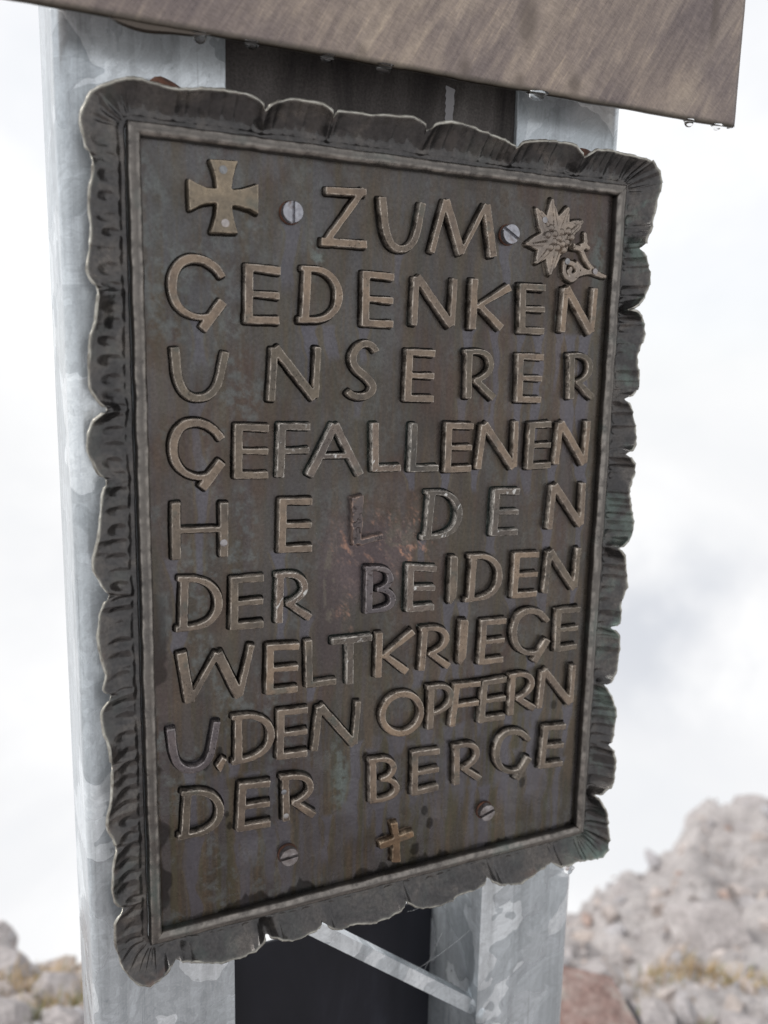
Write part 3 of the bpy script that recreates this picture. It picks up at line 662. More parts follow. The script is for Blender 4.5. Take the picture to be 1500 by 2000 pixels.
# weld beads where the brace meets the right post
wv_, wf_ = ico(2)
wb = facet(wv_, np.random.default_rng(3), 4, 0.2) * np.array([7, 5, 12])
mesh_obj('weld_bead', [P3(331 + p[0], 27 + p[1], -812 + p[2]) for p in wb], wf_.tolist(), GALV, frame, smooth=180)
# chalky smear on the brown panel (a thin crust)
pts = []
for k in range(15):
    t = k / 14; pts.append((-4.2 - 0.6 * math.sin(k * 2.1), -t * 27))
for k in range(15):
    t = 1 - k / 14; pts.append((4.4 + 0.5 * math.sin(k * 1.7) - (1 - abs(1 - 2 * t)) * 0.4 - t * 1.5, -t * 27 - 2 * math.sin(k)))
sxm, szm = 262.2, 66
n = len(pts)
vs_ = [P3(sxm + x, 28.9 - 0.45, szm + z) for x, z in pts] + [P3(sxm + x, 28.9, szm + z) for x, z in pts]
mesh_obj('chalk_smear', vs_, [tuple(range(n)), *[(k, (k + 1) % n, (k + 1) % n + n, k + n) for k in range(n)]], CHALK, frame)

# ------------------------------------------------------------------ the memorial plaque
plaque = tag(empty('memorial_plaque', (OX + 0.210, 0.0, OZ - 0.611)), 'dark bronze memorial plaque with raised letters and a hammered scalloped border screwed to the posts', 'plaque')
PX, PZ = 210.0, -611.0
def Q3(x, y, z):
    return ((x - PX) * MM, y * MM, (z - PZ) * MM)
W, H = 420.0, 611.0

# --- patina of the plate
step = 1.0
xs = np.arange(3, W - 2.9, step); zs = np.arange(-3, -H + 2.9, -step)
X, Zz = np.meshgrid(xs, zs, indexing='ij')
runs = np.zeros_like(X); halo = np.zeros_like(X); wet = np.zeros_like(X)
rg = np.random.default_rng(11)
def run(x, z, length, w, amt=1.0):
    sd_ = rg.integers(1, 9999)
    d = z - Zz
    wob = (vnoise(Zz / 22, Zz * 0 + 3, sd_) - 0.5) * 5 + (vnoise(Zz / 7, Zz * 0 + 1, sd_ + 1) - 0.5) * 1.6
    ww = w * (0.62 + 0.7 * vnoise(Zz / 16, Zz * 0 + 7, sd_ + 2)) + 3.5 * np.exp(-d / 5)
    dist = np.abs(X - x - wob) - ww
    on = sstep(-2, 3, d) * (1 - sstep(length * 0.7, length, d))
    global runs, halo
    runs = np.maximum(runs, amt * on * (1 - sstep(-.7, .7, dist)))
    halo = np.maximum(halo, amt * on * np.exp(-((dist - 1.3) / 1.0) ** 2))
for wd, gch, q in LETTERS:
    (xl, zl), (xr, zr) = (q[6], q[7]), (q[4], q[5])
    xm = 0.5 * (xl + xr); rs = xm > 250
    spots_ = {'N': [xl + 4, xr - 2], 'G': [xm + 3], 'U': [xm], 'O': [xm], 'S': [xm], 'R': [xl + 4, xr - 3], 'K': [xl + 4, xr - 4]}.get(gch, [xl + 4])
    for s in spots_:
        pr = 0.9 if rs else 0.42
        if rg.random() < pr:
            run(s, min(zl, zr) + 1, rg.uniform(16, 38) if rg.random() < .65 else rg.uniform(45, 110), rg.uniform(2.2, 4.6), rg.uniform(0.6, 1.0))
run(133, -128, 66, 5.5, 1.0); run(149, -128, 30, 4, .8)
for x in (391, 376, 340): run(x, -128, 120, 4.5, 0.9)
for k in range(46):
    run(rg.uniform(14, 405), -rg.uniform(470, 540), rg.uniform(40, 110), rg.uniform(1.5, 5.5), rg.uniform(0.3, 0.95))
for x, z in SCREWS: run(x, z - 7, rg.uniform(30, 70), 4, 0.7)
sA = fbm(X / 5.5, Zz / 130, 131, 4, .6); sB = fbm(X / 7, Zz / 160, 137, 4, .6)
n1 = fbm(X / 60, Zz / 85, 31, 5, .55); n2 = fbm(X / 26, Zz / 44, 47, 5, .6); n3 = fbm(X / 9, Zz / 60, 53, 4, .6); n4 = fbm(X / 5, Zz / 6, 61, 4, .65)
col = np.ones(X.shape + (3,)) * np.array([0.080, 0.070, 0.0625])
def blend(mask, c):
    global col
    col = col * (1 - mask[..., None]) + np.array(c) * mask[..., None]
blend(sstep(.50, .68, n1) * .75, (0.088, 0.062, 0.052))                      # reddish brown
blend(sstep(.40, .64, n2) * .75 * sstep(-420, -60, Zz) * (.45 + .55 * sstep(260, 60, X)), (0.112, 0.112, 0.116))    # grey bloom, upper half
blend(sstep(-420, -560, Zz) * .55, (0.075, 0.066, 0.048))                    # olive lower part
blend(sstep(.5, .7, n3) * .5, (0.100, 0.080, 0.060))
lowz = .35 + .65 * sstep(-380, -500, Zz)
blend(sstep(.54, .60, sA) * .6 * lowz, (0.118, 0.088, 0.062)); blend(sstep(.55, .61, sB) * .6 * lowz, (0.080, 0.076, 0.050))
blend(sstep(.46, .40, sA) * .55 * lowz, (0.098, 0.090, 0.100))
lg = sstep(.42, .72, n4) * sstep(.46, .62, fbm(X / 34, Zz / 60, 77, 4))
blend(lg * .6 * sstep(170, 60, X), (0.135, 0.142, 0.138))                   # pale verdigris at the left
blend(lg * .30, (0.125, 0.132, 0.130))
vg = np.exp(-((X - 163) / 9) ** 2 - ((Zz + 505) / 38) ** 2) * sstep(.38, .60, n4)
vg = np.maximum(vg, 0.8 * np.exp(-((X - 398) / 7) ** 2 - ((Zz + 62) / 24) ** 2) * sstep(.40, .58, n4))
vg = np.maximum(vg, 0.8 * np.exp(-((X - 138) / 7) ** 2 - ((Zz + 78) / 16) ** 2) * sstep(.40, .58, n4))
blend(np.clip(vg, 0, 1) * .8, (0.150, 0.175, 0.166))
blend(halo * .7, (0.125, 0.104, 0.076))
blend(runs * .9, (0.116, 0.110, 0.126))                                     # purple grey runs
# scorch round the L of HELDEN with bare copper flecks
ex = (X - 178) / 50; ez = (Zz + 318) / 42
rad = np.sqrt(ex ** 2 + ez ** 2) + (n2 - .5) * .8
blend((1 - sstep(.45, 1.15, rad)) * .85, (0.108, 0.083, 0.086))
blend((1 - sstep(.5, 1.1, np.sqrt(((X - 150) / 16) ** 2 + ((Zz + 360) / 60) ** 2) + (n2 - .5))) * .7, (0.075, 0.060, 0.062))
pale = np.exp(-((X - 212) / 14) ** 2 - ((Zz + 302) / 15) ** 2) * sstep(.40, .55, fbm(X / 7, Zz / 7, 87, 4, .6))
pale = np.maximum(pale, .9 * np.exp(-((X - 150) / 5.5) ** 2 - ((Zz + 335) / 32) ** 2) * sstep(.44, .54, fbm(X / 6, Zz / 12, 88, 4, .6)))
blend(sstep(.25, .45, pale) * .8, (0.125, 0.108, 0.092))
fl = fbm(X / 4.5 + Zz / 9, Zz / 7.5, 91, 4, .62)
cz = np.exp(-((X - 218) / 22) ** 2 - ((Zz + 300) / 24) ** 2) + .75 * np.exp(-((X - 172) / 20) ** 2 - ((Zz + 300) / 26) ** 2) + .5 * np.exp(-((X - 165) / 10) ** 2 - ((Zz + 350) / 22) ** 2)
fl2 = fbm(X / 2.2 + Zz / 5, Zz / 3.4, 93, 4, .62)
blend(np.clip(sstep(.62, .74, fl) * cz * 1.1, 0, 1) * (.35 + .65 * sstep(.45, .6, fl2)), (0.42, 0.235, 0.165))
blend(np.clip(sstep(.60, .68, fl2) * cz * .8, 0, 1), (0.21, 0.15, 0.13))
# wet dark tide line along the bottom and the sides, spots
tide = -4 + 44 * (fbm(X / 24, Zz * 0 + 4, 15, 4, .6) - .38) + 0.03 * (X - 200) * 0
dd = (Zz + H - 9.5)
wet = np.maximum(wet, 1 - sstep(tide - 1.5, tide + 1.0, dd))
for k in range(15):
    a, b, r0 = rg.uniform(14, 405), -rg.uniform(430, 590), rg.uniform(1.5, 4.2)
    wet = np.maximum(wet, 1 - sstep(.8, 1.15, np.sqrt(((X - a) / r0) ** 2 + ((Zz - b) / (r0 * 1.5)) ** 2) + (n4 - .5) * .6))
sidew = 10 + 9 * sstep(.45, .7, fbm(Zz / 26, X * 0 + 2, 19, 3))
wet = np.maximum(wet, (1 - sstep(sidew - 1, sidew + 1.5, X)) * sstep(-250, -420, Zz) * .9)
col *= (1 - .62 * wet)[..., None]
edge = np.minimum(np.minimum(X, W - X), np.minimum(-Zz, H + Zz)) - 9.5
col *= .88
dry = 1 - .55 * wet - .25 * runs
yy = (fbm(X / 45, Zz / 45, 101, 3) - .5) * 1.6
vs_ = np.stack([(X - PX) * MM, yy * MM, (Zz - PZ) * MM], -1).reshape(-1, 3)
nx_, nz_ = X.shape
ii, jj = np.meshgrid(np.arange(nx_ - 1), np.arange(nz_ - 1), indexing='ij')
F = np.stack([ii * nz_ + jj, ii * nz_ + jj + 1, (ii + 1) * nz_ + jj + 1, (ii + 1) * nz_ + jj], -1).reshape(-1, 4)
pl = mesh_obj('plate', vs_.tolist(), F.tolist(), PLATE, plaque, smooth=180)
cattr(pl.data, 'patina', np.concatenate([np.clip(col, 0.004, 1), np.ones(X.shape + (1,))], -1)); fattr(pl.data, 'dry', dry.ravel())
bx0, bf0 = box_data(2, W - 2, 1.4, 3.0, -H + 2, -2)
mesh_obj('back_sheet', [Q3(*p) for p in bx0], bf0, BORDER, plaque)

# --- frame strips, mitred
def strip(name, a, b, inward, seed):
    # a->b is the outer edge; inward is the unit vector to the field
    a = np.array(a, float); b = np.array(b, float); d = b - a; ln = np.linalg.norm(d); d /= ln; iv = np.array(inward, float)
    prof = [(0.15, 0.2), (0.4, -5.8), (1.3, -7.4), (2.6, -8.1), (5.0, -8.3), (7.0, -8.1), (8.9, -6.4), (9.5, -4.4), (9.7, 0.6)]
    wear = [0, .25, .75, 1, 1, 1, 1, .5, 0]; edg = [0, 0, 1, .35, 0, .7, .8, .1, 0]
    n = int(ln / 2.2); vs_ = []; wv = []; ev = []
    for k in range(n + 1):
        for m, (u_, h_) in enumerate(prof):
            t = (u_ + 0.08) + (ln - 2 * (u_ + 0.08)) * k / n
            wob = (float(fbm(np.array(t / 22.), np.array(m * .15), seed, 3)) - .5)
            hh = h_ + (wob * 1.5 if 0 < m < 8 else 0) * (1 if h_ < -5 else .5)
            uu = u_ + (float(fbm(np.array(t / 17.), np.array(9.), seed + 5, 3)) - .5) * (1.2 if m < 4 else .9)
            p = a + d * t + iv * uu
            vs_.append(Q3(p[0], hh, p[1])); wv.append(wear[m]); ev.append(edg[m])
    m = len(prof); fs = []
    for k in range(n):
        for j in range(m - 1):
            fs.append((k * m + j, (k + 1) * m + j, (k + 1) * m + j + 1, k * m + j + 1))
    fs.append(tuple(range(m))); fs.append(tuple(range(n * m, n * m + m))[::-1])
    o = mesh_obj(name, vs_, fs, STRIP, plaque, smooth=50)
    fattr(o.data, 'wear', wv); fattr(o.data, 'edge', ev)
    return o
strip('frame_strip', (0, 0), (W, 0), (0, -1), 1)
strip('frame_strip', (W, 0), (W, -H), (-1, 0), 2)
strip('frame_strip', (W, -H), (0, -H), (0, 1), 3)
strip('frame_strip', (0, -H), (0, 0), (1, 0), 4)

# --- hammered, scalloped border
rim = np.array([r[:2] for r in RIM]); nt_ = np.array([r[2] for r in RIM])
dz = np.hypot(*(np.roll(rim, -1, 0) - rim).T); cum = np.concatenate([[0], np.cumsum(dz)]); tot = cum[-1]
NP = int(tot / 0.95)
sp_ = np.arange(NP) * tot / NP
# Catmull-Rom through the traced points
idx = np.searchsorted(cum, sp_, 'right') - 1; tt = (sp_ - cum[idx]) / dz[idx]
n_ = len(rim); p0, p1, p2, p3 = (rim[(idx + k) % n_] for k in (-1, 0, 1, 2))
t_ = tt[:, None]
O = 0.5 * ((2 * p1) + (-p0 + p2) * t_ + (2 * p0 - 5 * p1 + 4 * p2 - p3) * t_ ** 2 + (-p0 + 3 * p1 - 3 * p2 + p3) * t_ ** 3)
lin = p1 * (1 - t_) + p2 * t_; O = 0.55 * O + 0.45 * lin
nd = np.full(NP, 1e9)
for k in np.nonzero(nt_)[0]:
    d = np.abs(sp_ - cum[k]); nd = np.minimum(nd, np.minimum(d, tot - d))
nw = np.exp(-(nd / 2.8) ** 2)
rad_ = 6.0; gap = 0.6
def near_rr(p):
    x0, x1, z0, z1 = -gap + rad_, W + gap - rad_, -H - gap + rad_, gap - rad_
    c = np.stack([np.clip(p[:, 0], x0, x1), np.clip(p[:, 1], z0, z1)], -1)
    d = p - c; l = np.linalg.norm(d, axis=1, keepdims=True)
    return c + d / np.maximum(l, 1e-6) * rad_, d / np.maximum(l, 1e-6)
I, Nn = near_rr(O)
# smooth the foot so that quads stay even
for _ in range(4): I = 0.25 * np.roll(I, 1, 0) + .5 * I + .25 * np.roll(I, -1, 0)
NT = 26
ts = np.linspace(0, 1, NT)
nots = cum[:-1][nt_ > 0]; rgl = np.random.default_rng(21)
lob = np.searchsorted(nots, sp_) % len(nots)
lo_ = np.concatenate([[nots[-1] - tot], nots]); hi_ = np.concatenate([nots, [nots[0] + tot]])
kx = np.searchsorted(nots, sp_); ulob = (sp_ - lo_[kx]) / (hi_[kx] - lo_[kx])
tilt = rgl.uniform(-5.5, 5.5, len(nots))[lob]; lift = rgl.uniform(-1.5, 2.5, len(nots))[lob]
hr_ = 15.0 - 6.5 * np.clip(-Nn[:, 0], 0, 1) + tilt * (ulob - .5) + lift - 4.5 * np.exp(-(nd / 2.6) ** 2) + (fbm(sp_ / 14, sp_ * 0, 5, 3) - .5) * 4
side = np.abs(Nn[:, 0])                       # 1 on left/right edges, 0 on top/bottom
# hammer dents
dent_c = []; s = 4.0; fac = []; rgf = np.random.default_rng(17); q_ = 0.0
while q_ < tot:
    wq = rgf.uniform(5.5, 13.0); fac.append((q_ + wq / 2, wq / 2, rgf.uniform(.35, 1.5), rgf.uniform(-.5, .5))); q_ += wq
FA = np.zeros(NP)
for c_, w_, a_, sl_ in fac:
    k0 = np.abs(sp_ - c_) <= w_
    FA[k0] = a_ * (1 - ((sp_[k0] - c_) / w_) ** 2) + sl_ * (sp_[k0] - c_) / w_
rgd = np.random.default_rng(3)
while s < tot - 4:
    dent_c.append((s, rgd.uniform(3.9, 5.8), rgd.uniform(0.65, 1.3), rgd.uniform(.42, .56), rgd.uniform(.30, .42))); s += rgd.uniform(10.0, 14.5)
BY = np.zeros((NP, NT)); BX = np.zeros((NP, NT, 2))
for j, t in enumerate(ts):
    BX[:, j] = I * (1 - t) + O * t
    ksd = .26 + .10 * side
    rise = .84 * np.clip((t - ksd) / (1 - ksd), 0, 1) ** 1.5 + .16 * t
    groove = 1.4 * math.exp(-((t - .10) / .10) ** 2)
    fold = -3.2 * nw * math.sin(math.pi * min(1, t)) * (0.4 + .6 * t)
    BY[:, j] = -hr_ * rise + groove - 0.4 + fold * 0.8
    for (c_, w_, a_, tc_, tw_) in dent_c:
        k0 = np.abs(sp_ - c_) < w_ * 1.3
        if not k0.any(): continue
        sd_ = side[k0]
        ww = w_ * (1.0 + .25 * (1 - sd_))
        r2 = ((sp_[k0] - c_) / ww) ** 2 + ((t - tc_) / (tw_ * (1 + .35 * (1 - sd_)))) ** 2
        BY[k0, j] += np.clip(1 - r2, 0, 1) ** 1.5 * 1.7 * a_ * (.10 + .90 * sd_) * (1 - .75 * (O[k0, 0] > 300))
BY += (fbm(BX[..., 0] / 9, BX[..., 1] / 9, 71, 3) - .5) * 0.9
BY += FA[:, None] * (sstep(.16, .30, ts) * (1 - .35 * ts))[None] * (1.3 - side * np.where(O[:, 0] > 300, -.45, .85))[:, None]
BY[:, 0] = 0.2
# rim ripple
BY[:, -1] += (fbm(sp_ / 5, sp_ * 0 + 3, 6, 2) - .5) * 1.2
vs_ = np.stack([(BX[..., 0] - PX) * MM, BY * MM, (BX[..., 1] - PZ) * MM], -1).reshape(-1, 3)
ii, jj = np.meshgrid(np.arange(NP), np.arange(NT - 1), indexing='ij'); i2 = (ii + 1) % NP
F = np.stack([ii * NT + jj, ii * NT + jj + 1, i2 * NT + jj + 1, i2 * NT + jj], -1).reshape(-1, 4)
bd = mesh_obj('border', vs_.tolist(), F[:, ::-1].tolist(), BORDER, plaque, smooth=180)
lipv = np.zeros(NT); lipv[-1] = .9; lipv[-2] = .1
fattr(bd.data, 'lip', np.tile(lipv, NP))
fattr(bd.data, 'rimness', np.tile(sstep(.75, 1, ts), NP))
vd = np.repeat(sstep(380, 440, O[:, 0]) * .55 + .15, NT) * np.tile(.25 + .75 * ts, NP)
fattr(bd.data, 'verdigris', vd)
bd.data.materials.append(RIMM)
sm = bd.modifiers.new('thickness', 'SOLIDIFY'); sm.thickness = 0.0020; sm.offset = -1; sm.material_offset_rim = 1; sm.use_even_offset = False

# --- relief pieces: outline from a blurred mask, real thickness, rounded arris
def pip(poly, X, Y):
    inside = np.zeros(X.shape, bool); n = len(poly)
    for k in range(n):
        x1, y1 = poly[k]; x2, y2 = poly[(k + 1) % n]
        if y1 == y2: continue
        c = ((y1 > Y) != (y2 > Y)) & (X < (x2 - x1) * (Y - y1) / (y2 - y1) + x1)
        inside ^= c
    return inside

def ribbon(pts, w0, w1=None, closed=False):
    w1 = w0 if w1 is None else w1
    p = np.array(pts, float); n = len(p)
    if n < 2: return []
    t = np.zeros_like(p)
    t[1:-1] = p[2:] - p[:-2]; t[0] = p[1] - p[0]; t[-1] = p[-1] - p[-2]
    t /= np.linalg.norm(t, axis=1, keepdims=True) + 1e-9
    nn = np.stack([-t[:, 1], t[:, 0]], -1)
    w = (np.linspace(w0, w1, n) / 2)[:, None]
    a = p + nn * w; b = p - nn * w
    return [np.array([a[k], a[k + 1], b[k + 1], b[k]]) for k in range(n - 1)]

def blur(m, sig):
    r = max(1, int(round(sig * 3))); k = np.exp(-0.5 * (np.arange(-r, r + 1) / sig) ** 2); k /= k.sum()
    for ax in (0, 1):
        pad = [(0, 0), (0, 0)]; pad[ax] = (r, r)
        q = np.pad(m, pad, mode='edge'); out = 0
        for i, kk in enumerate(k):
            sl = [slice(None), slice(None)]; sl[ax] = slice(i, i + m.shape[ax]); out = out + kk * q[tuple(sl)]
        m = out
    return m

def relief(name, polys, mat, height=7.0, bevel=0.5, h=0.55, sig=0.34, rough=0.12, seed=0, hfun=None, draft=0.55, chips=0.0, parent=None):
    allp = np.concatenate([np.asarray(p) for p in polys])
    x0, z0 = allp.min(0) - 3; x1, z1 = allp.max(0) + 3
    ss = 3; hf = h / ss
    gx_ = np.arange(x0, x1, hf); gz_ = np.arange(z0, z1, hf)
    GX, GZ_ = np.meshgrid(gx_, gz_, indexing='ij')
    # a slight wobble makes the outline hand cast
    wx = (vnoise(GX / 5, GZ_ / 5, seed) - .5) * rough * 3 + (vnoise(GX / 2.2, GZ_ / 2.2, seed + 3) - .5) * rough * 1.2
    wz = (vnoise(GX / 5, GZ_ / 5, seed + 1) - .5) * rough * 3 + (vnoise(GX / 2.2, GZ_ / 2.2, seed + 4) - .5) * rough * 1.2
    mk = np.zeros(GX.shape, bool)
    for p in polys:
        p = np.asarray(p, float)
        bx, by = p.min(0) - 2, p.max(0) + 2
        i0, i1 = np.searchsorted(gx_, [bx[0], by[0]]); j0, j1 = np.searchsorted(gz_, [bx[1], by[1]])
        mk[i0:i1, j0:j1] |= pip(p, (GX + wx)[i0:i1, j0:j1], (GZ_ + wz)[i0:i1, j0:j1])
    f = mk.astype(float)
    fs_ = blur(f, sig / hf); fw = blur(f, 0.62 / hf)
    A = fs_[::ss, ::ss]; Wd = fw[::ss, ::ss]; xs_ = gx_[::ss]; zs_ = gz_[::ss]
    nx, nz = A.shape
    ins = A > 0.5
    gxx, gzz = np.gradient(Wd, h)
    topw = sstep(.45, .97, Wd)
    XX, ZZ = np.meshgrid(xs_, zs_, indexing='ij')
    hh = np.full(A.shape, height, float) if hfun is None else hfun(XX, ZZ)
    hh = hh + (fbm(XX / 14, ZZ / 14, seed + 9, 2) - .5) * .5 - chips * sstep(.55, .75, fbm(XX / 4, ZZ / 4, seed + 29, 3))
    verts = []; wear = []; edg = []; vid = {}; cid = {}
    def gv(i, j):
        if (i, j) not in vid:
            vid[i, j] = len(verts); t = topw[i, j]
            verts.append((xs_[i], -(hh[i, j] - bevel * (1 - t) ** 2), zs_[j])); wear.append(.55 + .45 * t); edg.append(1 - abs(2 * min(1, max(0, t * 1.15 - .1)) - 1) if t < .95 else 0.0)
        return vid[i, j]
    def cv(i, j, k, l):
        key = (i, j, k, l) if (i, j) < (k, l) else (k, l, i, j)
        if key not in cid:
            a, b = A[i, j], A[k, l]; t = (0.5 - a) / (b - a)
            cid[key] = len(verts)
            hx = hh[i, j] * (1 - t) + hh[k, l] * t
            verts.append((xs_[i] * (1 - t) + xs_[k] * t, -(hx - bevel), zs_[j] * (1 - t) + zs_[l] * t)); wear.append(.45); edg.append(.9)
        return cid[key]
    faces = []; be = []
    ci, cj = np.nonzero(ins[:-1, :-1] | ins[1:, :-1] | ins[:-1, 1:] | ins[1:, 1:])
    crossset = set()
    for i, j in zip(ci.tolist(), cj.tolist()):
        cs = [(i, j), (i + 1, j), (i + 1, j + 1), (i, j + 1)]; poly = []; cr_ = []
        for k in range(4):
            a, b = cs[k], cs[(k + 1) % 4]
            if ins[a]: poly.append(gv(*a))
            if ins[a] != ins[b]:
                c_ = cv(*a, *b); poly.append(c_); cr_.append((len(poly) - 1, bool(ins[a])))
        if len(poly) >= 3:
            faces.append(tuple(poly))
            for q, leaving in cr_:
                if leaving: be.append((poly[q], poly[(q + 1) % len(poly)]))
    # walls
    low = {}; mid = {}
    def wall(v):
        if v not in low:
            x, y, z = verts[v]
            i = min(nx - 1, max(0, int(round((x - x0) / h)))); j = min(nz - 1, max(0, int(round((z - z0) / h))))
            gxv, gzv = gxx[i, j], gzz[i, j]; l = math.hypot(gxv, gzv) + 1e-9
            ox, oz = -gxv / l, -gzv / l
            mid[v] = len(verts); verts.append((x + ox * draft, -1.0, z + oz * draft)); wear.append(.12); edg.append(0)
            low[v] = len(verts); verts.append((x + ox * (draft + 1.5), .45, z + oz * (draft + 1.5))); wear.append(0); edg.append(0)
        return mid[v], low[v]
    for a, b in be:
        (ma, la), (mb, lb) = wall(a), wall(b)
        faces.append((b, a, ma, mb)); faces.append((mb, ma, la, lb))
    o = mesh_obj(name, [Q3(*v) for v in verts], [f_[::1] for f_ in faces], mat, parent or plaque, smooth=48)
    fattr(o.data, 'wear', wear); fattr(o.data, 'edge', edg)
    return o

# --- the alphabet: strokes in a unit box (u right, v down), widths in mm
def arc(cx, cy, rx, ry, a0, a1, n=22):
    return [(cx + rx * math.cos(math.radians(a0 + (a1 - a0) * k / n)), cy - ry * math.sin(math.radians(a0 + (a1 - a0) * k / n))) for k in range(n + 1)]
def bez(p0, p1, p2, p3, n=10):
    r = []
    for k in range(n + 1):
        t = k / n; s = 1 - t
        r.append(tuple(s ** 3 * a + 3 * s * s * t * b + 3 * s * t * t * c + t ** 3 * d for a, b, c, d in zip(p0, p1, p2, p3)))
    return r
ST_, BA = 6.2, 4.7          # stem and bar widths
GLY = {
 'E': [('s', [(.11, -.0), (.11, 1.0)], ST_), ('s', [(.03, .055), (1, .06)], BA, BA + 1.0), ('s', [(.1, .50), (.99, .50)], 3.6, 5.0), ('s', [(.03, .945), (1, .94)], BA + .4, BA + 1.0)],
 'F': [('s', [(.13, 0), (.11, 1.0)], ST_), ('s', [(.03, .055), (1, .06)], BA, BA + .7), ('s', [(.1, .52), (.97, .50)], 3.6, 5.0)],
 'L': [('s', [(.11, 0), (.11, 1.0)], ST_), ('s', [(.03, .94), (1, .93)], BA, BA + 1.0)],
 'H': [('s', [(.085, 0), (.085, 1)], ST_ + .4), ('s', [(.915, 0), (.915, 1)], ST_), ('s', [(.1, .49), (.9, .49)], 3.8)],
 'I': [('p', [(0, .0), (.85, 0), (1, .06), (.95, .86), (.3, 1.0), (0, .93)])],
 'N': [('s', [(.10, .03), (.075, 1.0)], 5.6), ('s', [(.12, .02), (.90, .985)], 6.4), ('s', [(.925, .0), (.91, .97)], 5.0)],
 'U': [('s', [(.075, .0), (.11, .42)] + bez((.11, .42), (.15, .80), (.28, .945), (.48, .945))[1:], 6.4, 5.2), ('s', bez((.48, .945), (.68, .945), (.82, .78), (.86, .42)) + [(.925, .0)], 5.2, 5.6)],
 'D': [('s', [(.155, .02), (.155, .99)], 6.2), ('s', [(.0, .05), (.30, .05)], 3.6, 4.0), ('s', bez((.28, .05), (.70, .03), (.925, .24), (.925, .49), 14), 4.0, 6.4), ('s', bez((.925, .49), (.925, .76), (.70, .945), (.30, .955), 14), 6.4, 3.8), ('s', [(.0, .965), (.32, .957)], 4.2, 3.8)],
 'R': [('s', [(.17, .02), (.15, 1.0)], 6.0), ('s', [(.02, .05), (.34, .045)], 3.8), ('s', bez((.30, .045), (.70, .02), (.90, .12), (.90, .29), 12), 4.0, 5.8), ('s', bez((.90, .29), (.90, .46), (.66, .57), (.34, .64), 12), 5.8, 3.6), ('s', [(.36, .60), (.97, .965)], 4.6, 6.2)],
 'P': [('s', [(.17, .02), (.15, 1.0)], 6.0), ('s', [(.02, .05), (.34, .045)], 3.8), ('s', bez((.30, .045), (.70, .02), (.90, .14), (.90, .31), 12), 4.0, 5.8), ('s', bez((.90, .31), (.90, .50), (.60, .62), (.20, .66), 12), 5.8, 3.2)],
 'B': [('s', [(.14, .02), (.14, .99)], 6.4), ('s', [(.0, .05), (.34, .05)], 3.8), ('s', bez((.30, .05), (.68, .03), (.86, .12), (.86, .26), 12), 3.8, 5.6), ('s', bez((.86, .26), (.86, .40), (.68, .485), (.40, .50), 12), 5.6, 3.4), ('s', bez((.40, .50), (.74, .49), (.93, .60), (.93, .73), 12), 3.4, 5.8), ('s', bez((.93, .73), (.93, .88), (.70, .95), (.30, .955), 12), 5.8, 3.8), ('s', [(.03, .96), (.34, .955)], 4.0)],
 'O': [('s', arc(.5, .5, .43, .44, 0, 180, 30), 5.6), ('s', arc(.5, .5, .43, .44, 180, 360, 30), 5.6)],
 'S': [('s', bez((.97, .17), (.84, .0), (.50, -.02), (.28, .14)) + bez((.28, .14), (.08, .29), (.20, .44), (.46, .54))[1:], 5.0, 6.4), ('s', bez((.46, .54), (.86, .68), (.98, .80), (.74, .91)) + bez((.74, .91), (.50, .99), (.20, .97), (.04, .86))[1:], 6.4, 5.0)],
 'G': [('s', bez((.965, .30), (.86, .14), (.70, .045), (.48, .045)) + bez((.48, .045), (.22, .045), (.07, .24), (.07, .50), 14)[1:], 5.0, 6.4), ('s', bez((.07, .50), (.07, .76), (.24, .965), (.56, .97), 16), 6.4, 3.6), ('s', bez((.56, .97), (.72, .97), (.82, .90), (.88, .82), 6), 3.6, 4.2), ('s', [(.97, .685), (.60, 1.16)], 6.6)],
 'K': [('s', [(.11, .0), (.10, 1.0)], 6.4), ('s', [(.99, .08), (.20, .56)], 6.0, 3.2), ('s', [(.24, .50), (.90, .955)], 4.6, 6.6)],
 'l': [('s', [(.13, .0), (.11, .96)], 6.6), ('s', [(.2, .93), (.97, .86)], 5.2, 6.0), ('s', [(-.06, .02), (-.03, .5), (.0, .98)], 3.0, 1.6)],
}
def quad_map(q):
    tl, tr, br, bl = (np.array(q[k:k + 2]) for k in (0, 2, 4, 6))
    return lambda u, v: (tl * (1 - u) + tr * u) * (1 - v) + (bl * (1 - u) + br * u) * v
def glyph_polys(g, q, jit=None):
    f = quad_map(q); out = []
    for s in GLY[g]:
        pts = [f(u, v) for u, v in s[1]]
        if s[0] == 'p': out.append(np.array(pts))
        else: out += ribbon(pts, s[2], s[3] if len(s) > 3 else None)
    return out
counts = {}
sdn = 100
for wd, gch, q in LETTERS:
    k = counts.get((wd, gch), 0); counts[wd, gch] = k + 1
    mat = FACE; kw = {}
    lab = None
    if (wd, gch) == ('HELDEN', 'l'):
        mat = BURNT; kw = dict(rough=.5, chips=1.5); lab = 'scorched blackened letter L with melted edges and bare copper flecks'
    elif wd == 'U': mat = DARKL; lab = 'dark purplish letter U before the full stop'
    elif wd == 'BEIDEN' and gch == 'B': mat = DARKL; lab = 'dark scratched letter B beside the scorched patch'; kw = dict(chips=.8)
    elif (wd, gch) in (('HELDEN', 'D'), ('HELDEN', 'E')) or (wd == 'DER' and gch == 'R') or (wd == 'BEIDEN' and gch == 'E' and k == 0) or (wd == 'GEFALLENEN' and gch in 'FLA'):
        mat = FILED
    if (wd, gch) == ('HELDEN', 'E') and k == 0: mat = FACE
    sdn += 13
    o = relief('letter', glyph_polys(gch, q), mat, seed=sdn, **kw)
    if lab: o['label'] = lab
for key, strokes in STROKE_LETTERS.items():
    ps = []
    for pts, w in strokes: ps += ribbon(pts, w)
    sdn += 13
    relief('letter', ps, FILED if key.endswith(('A', 'T')) else FACE, seed=sdn)
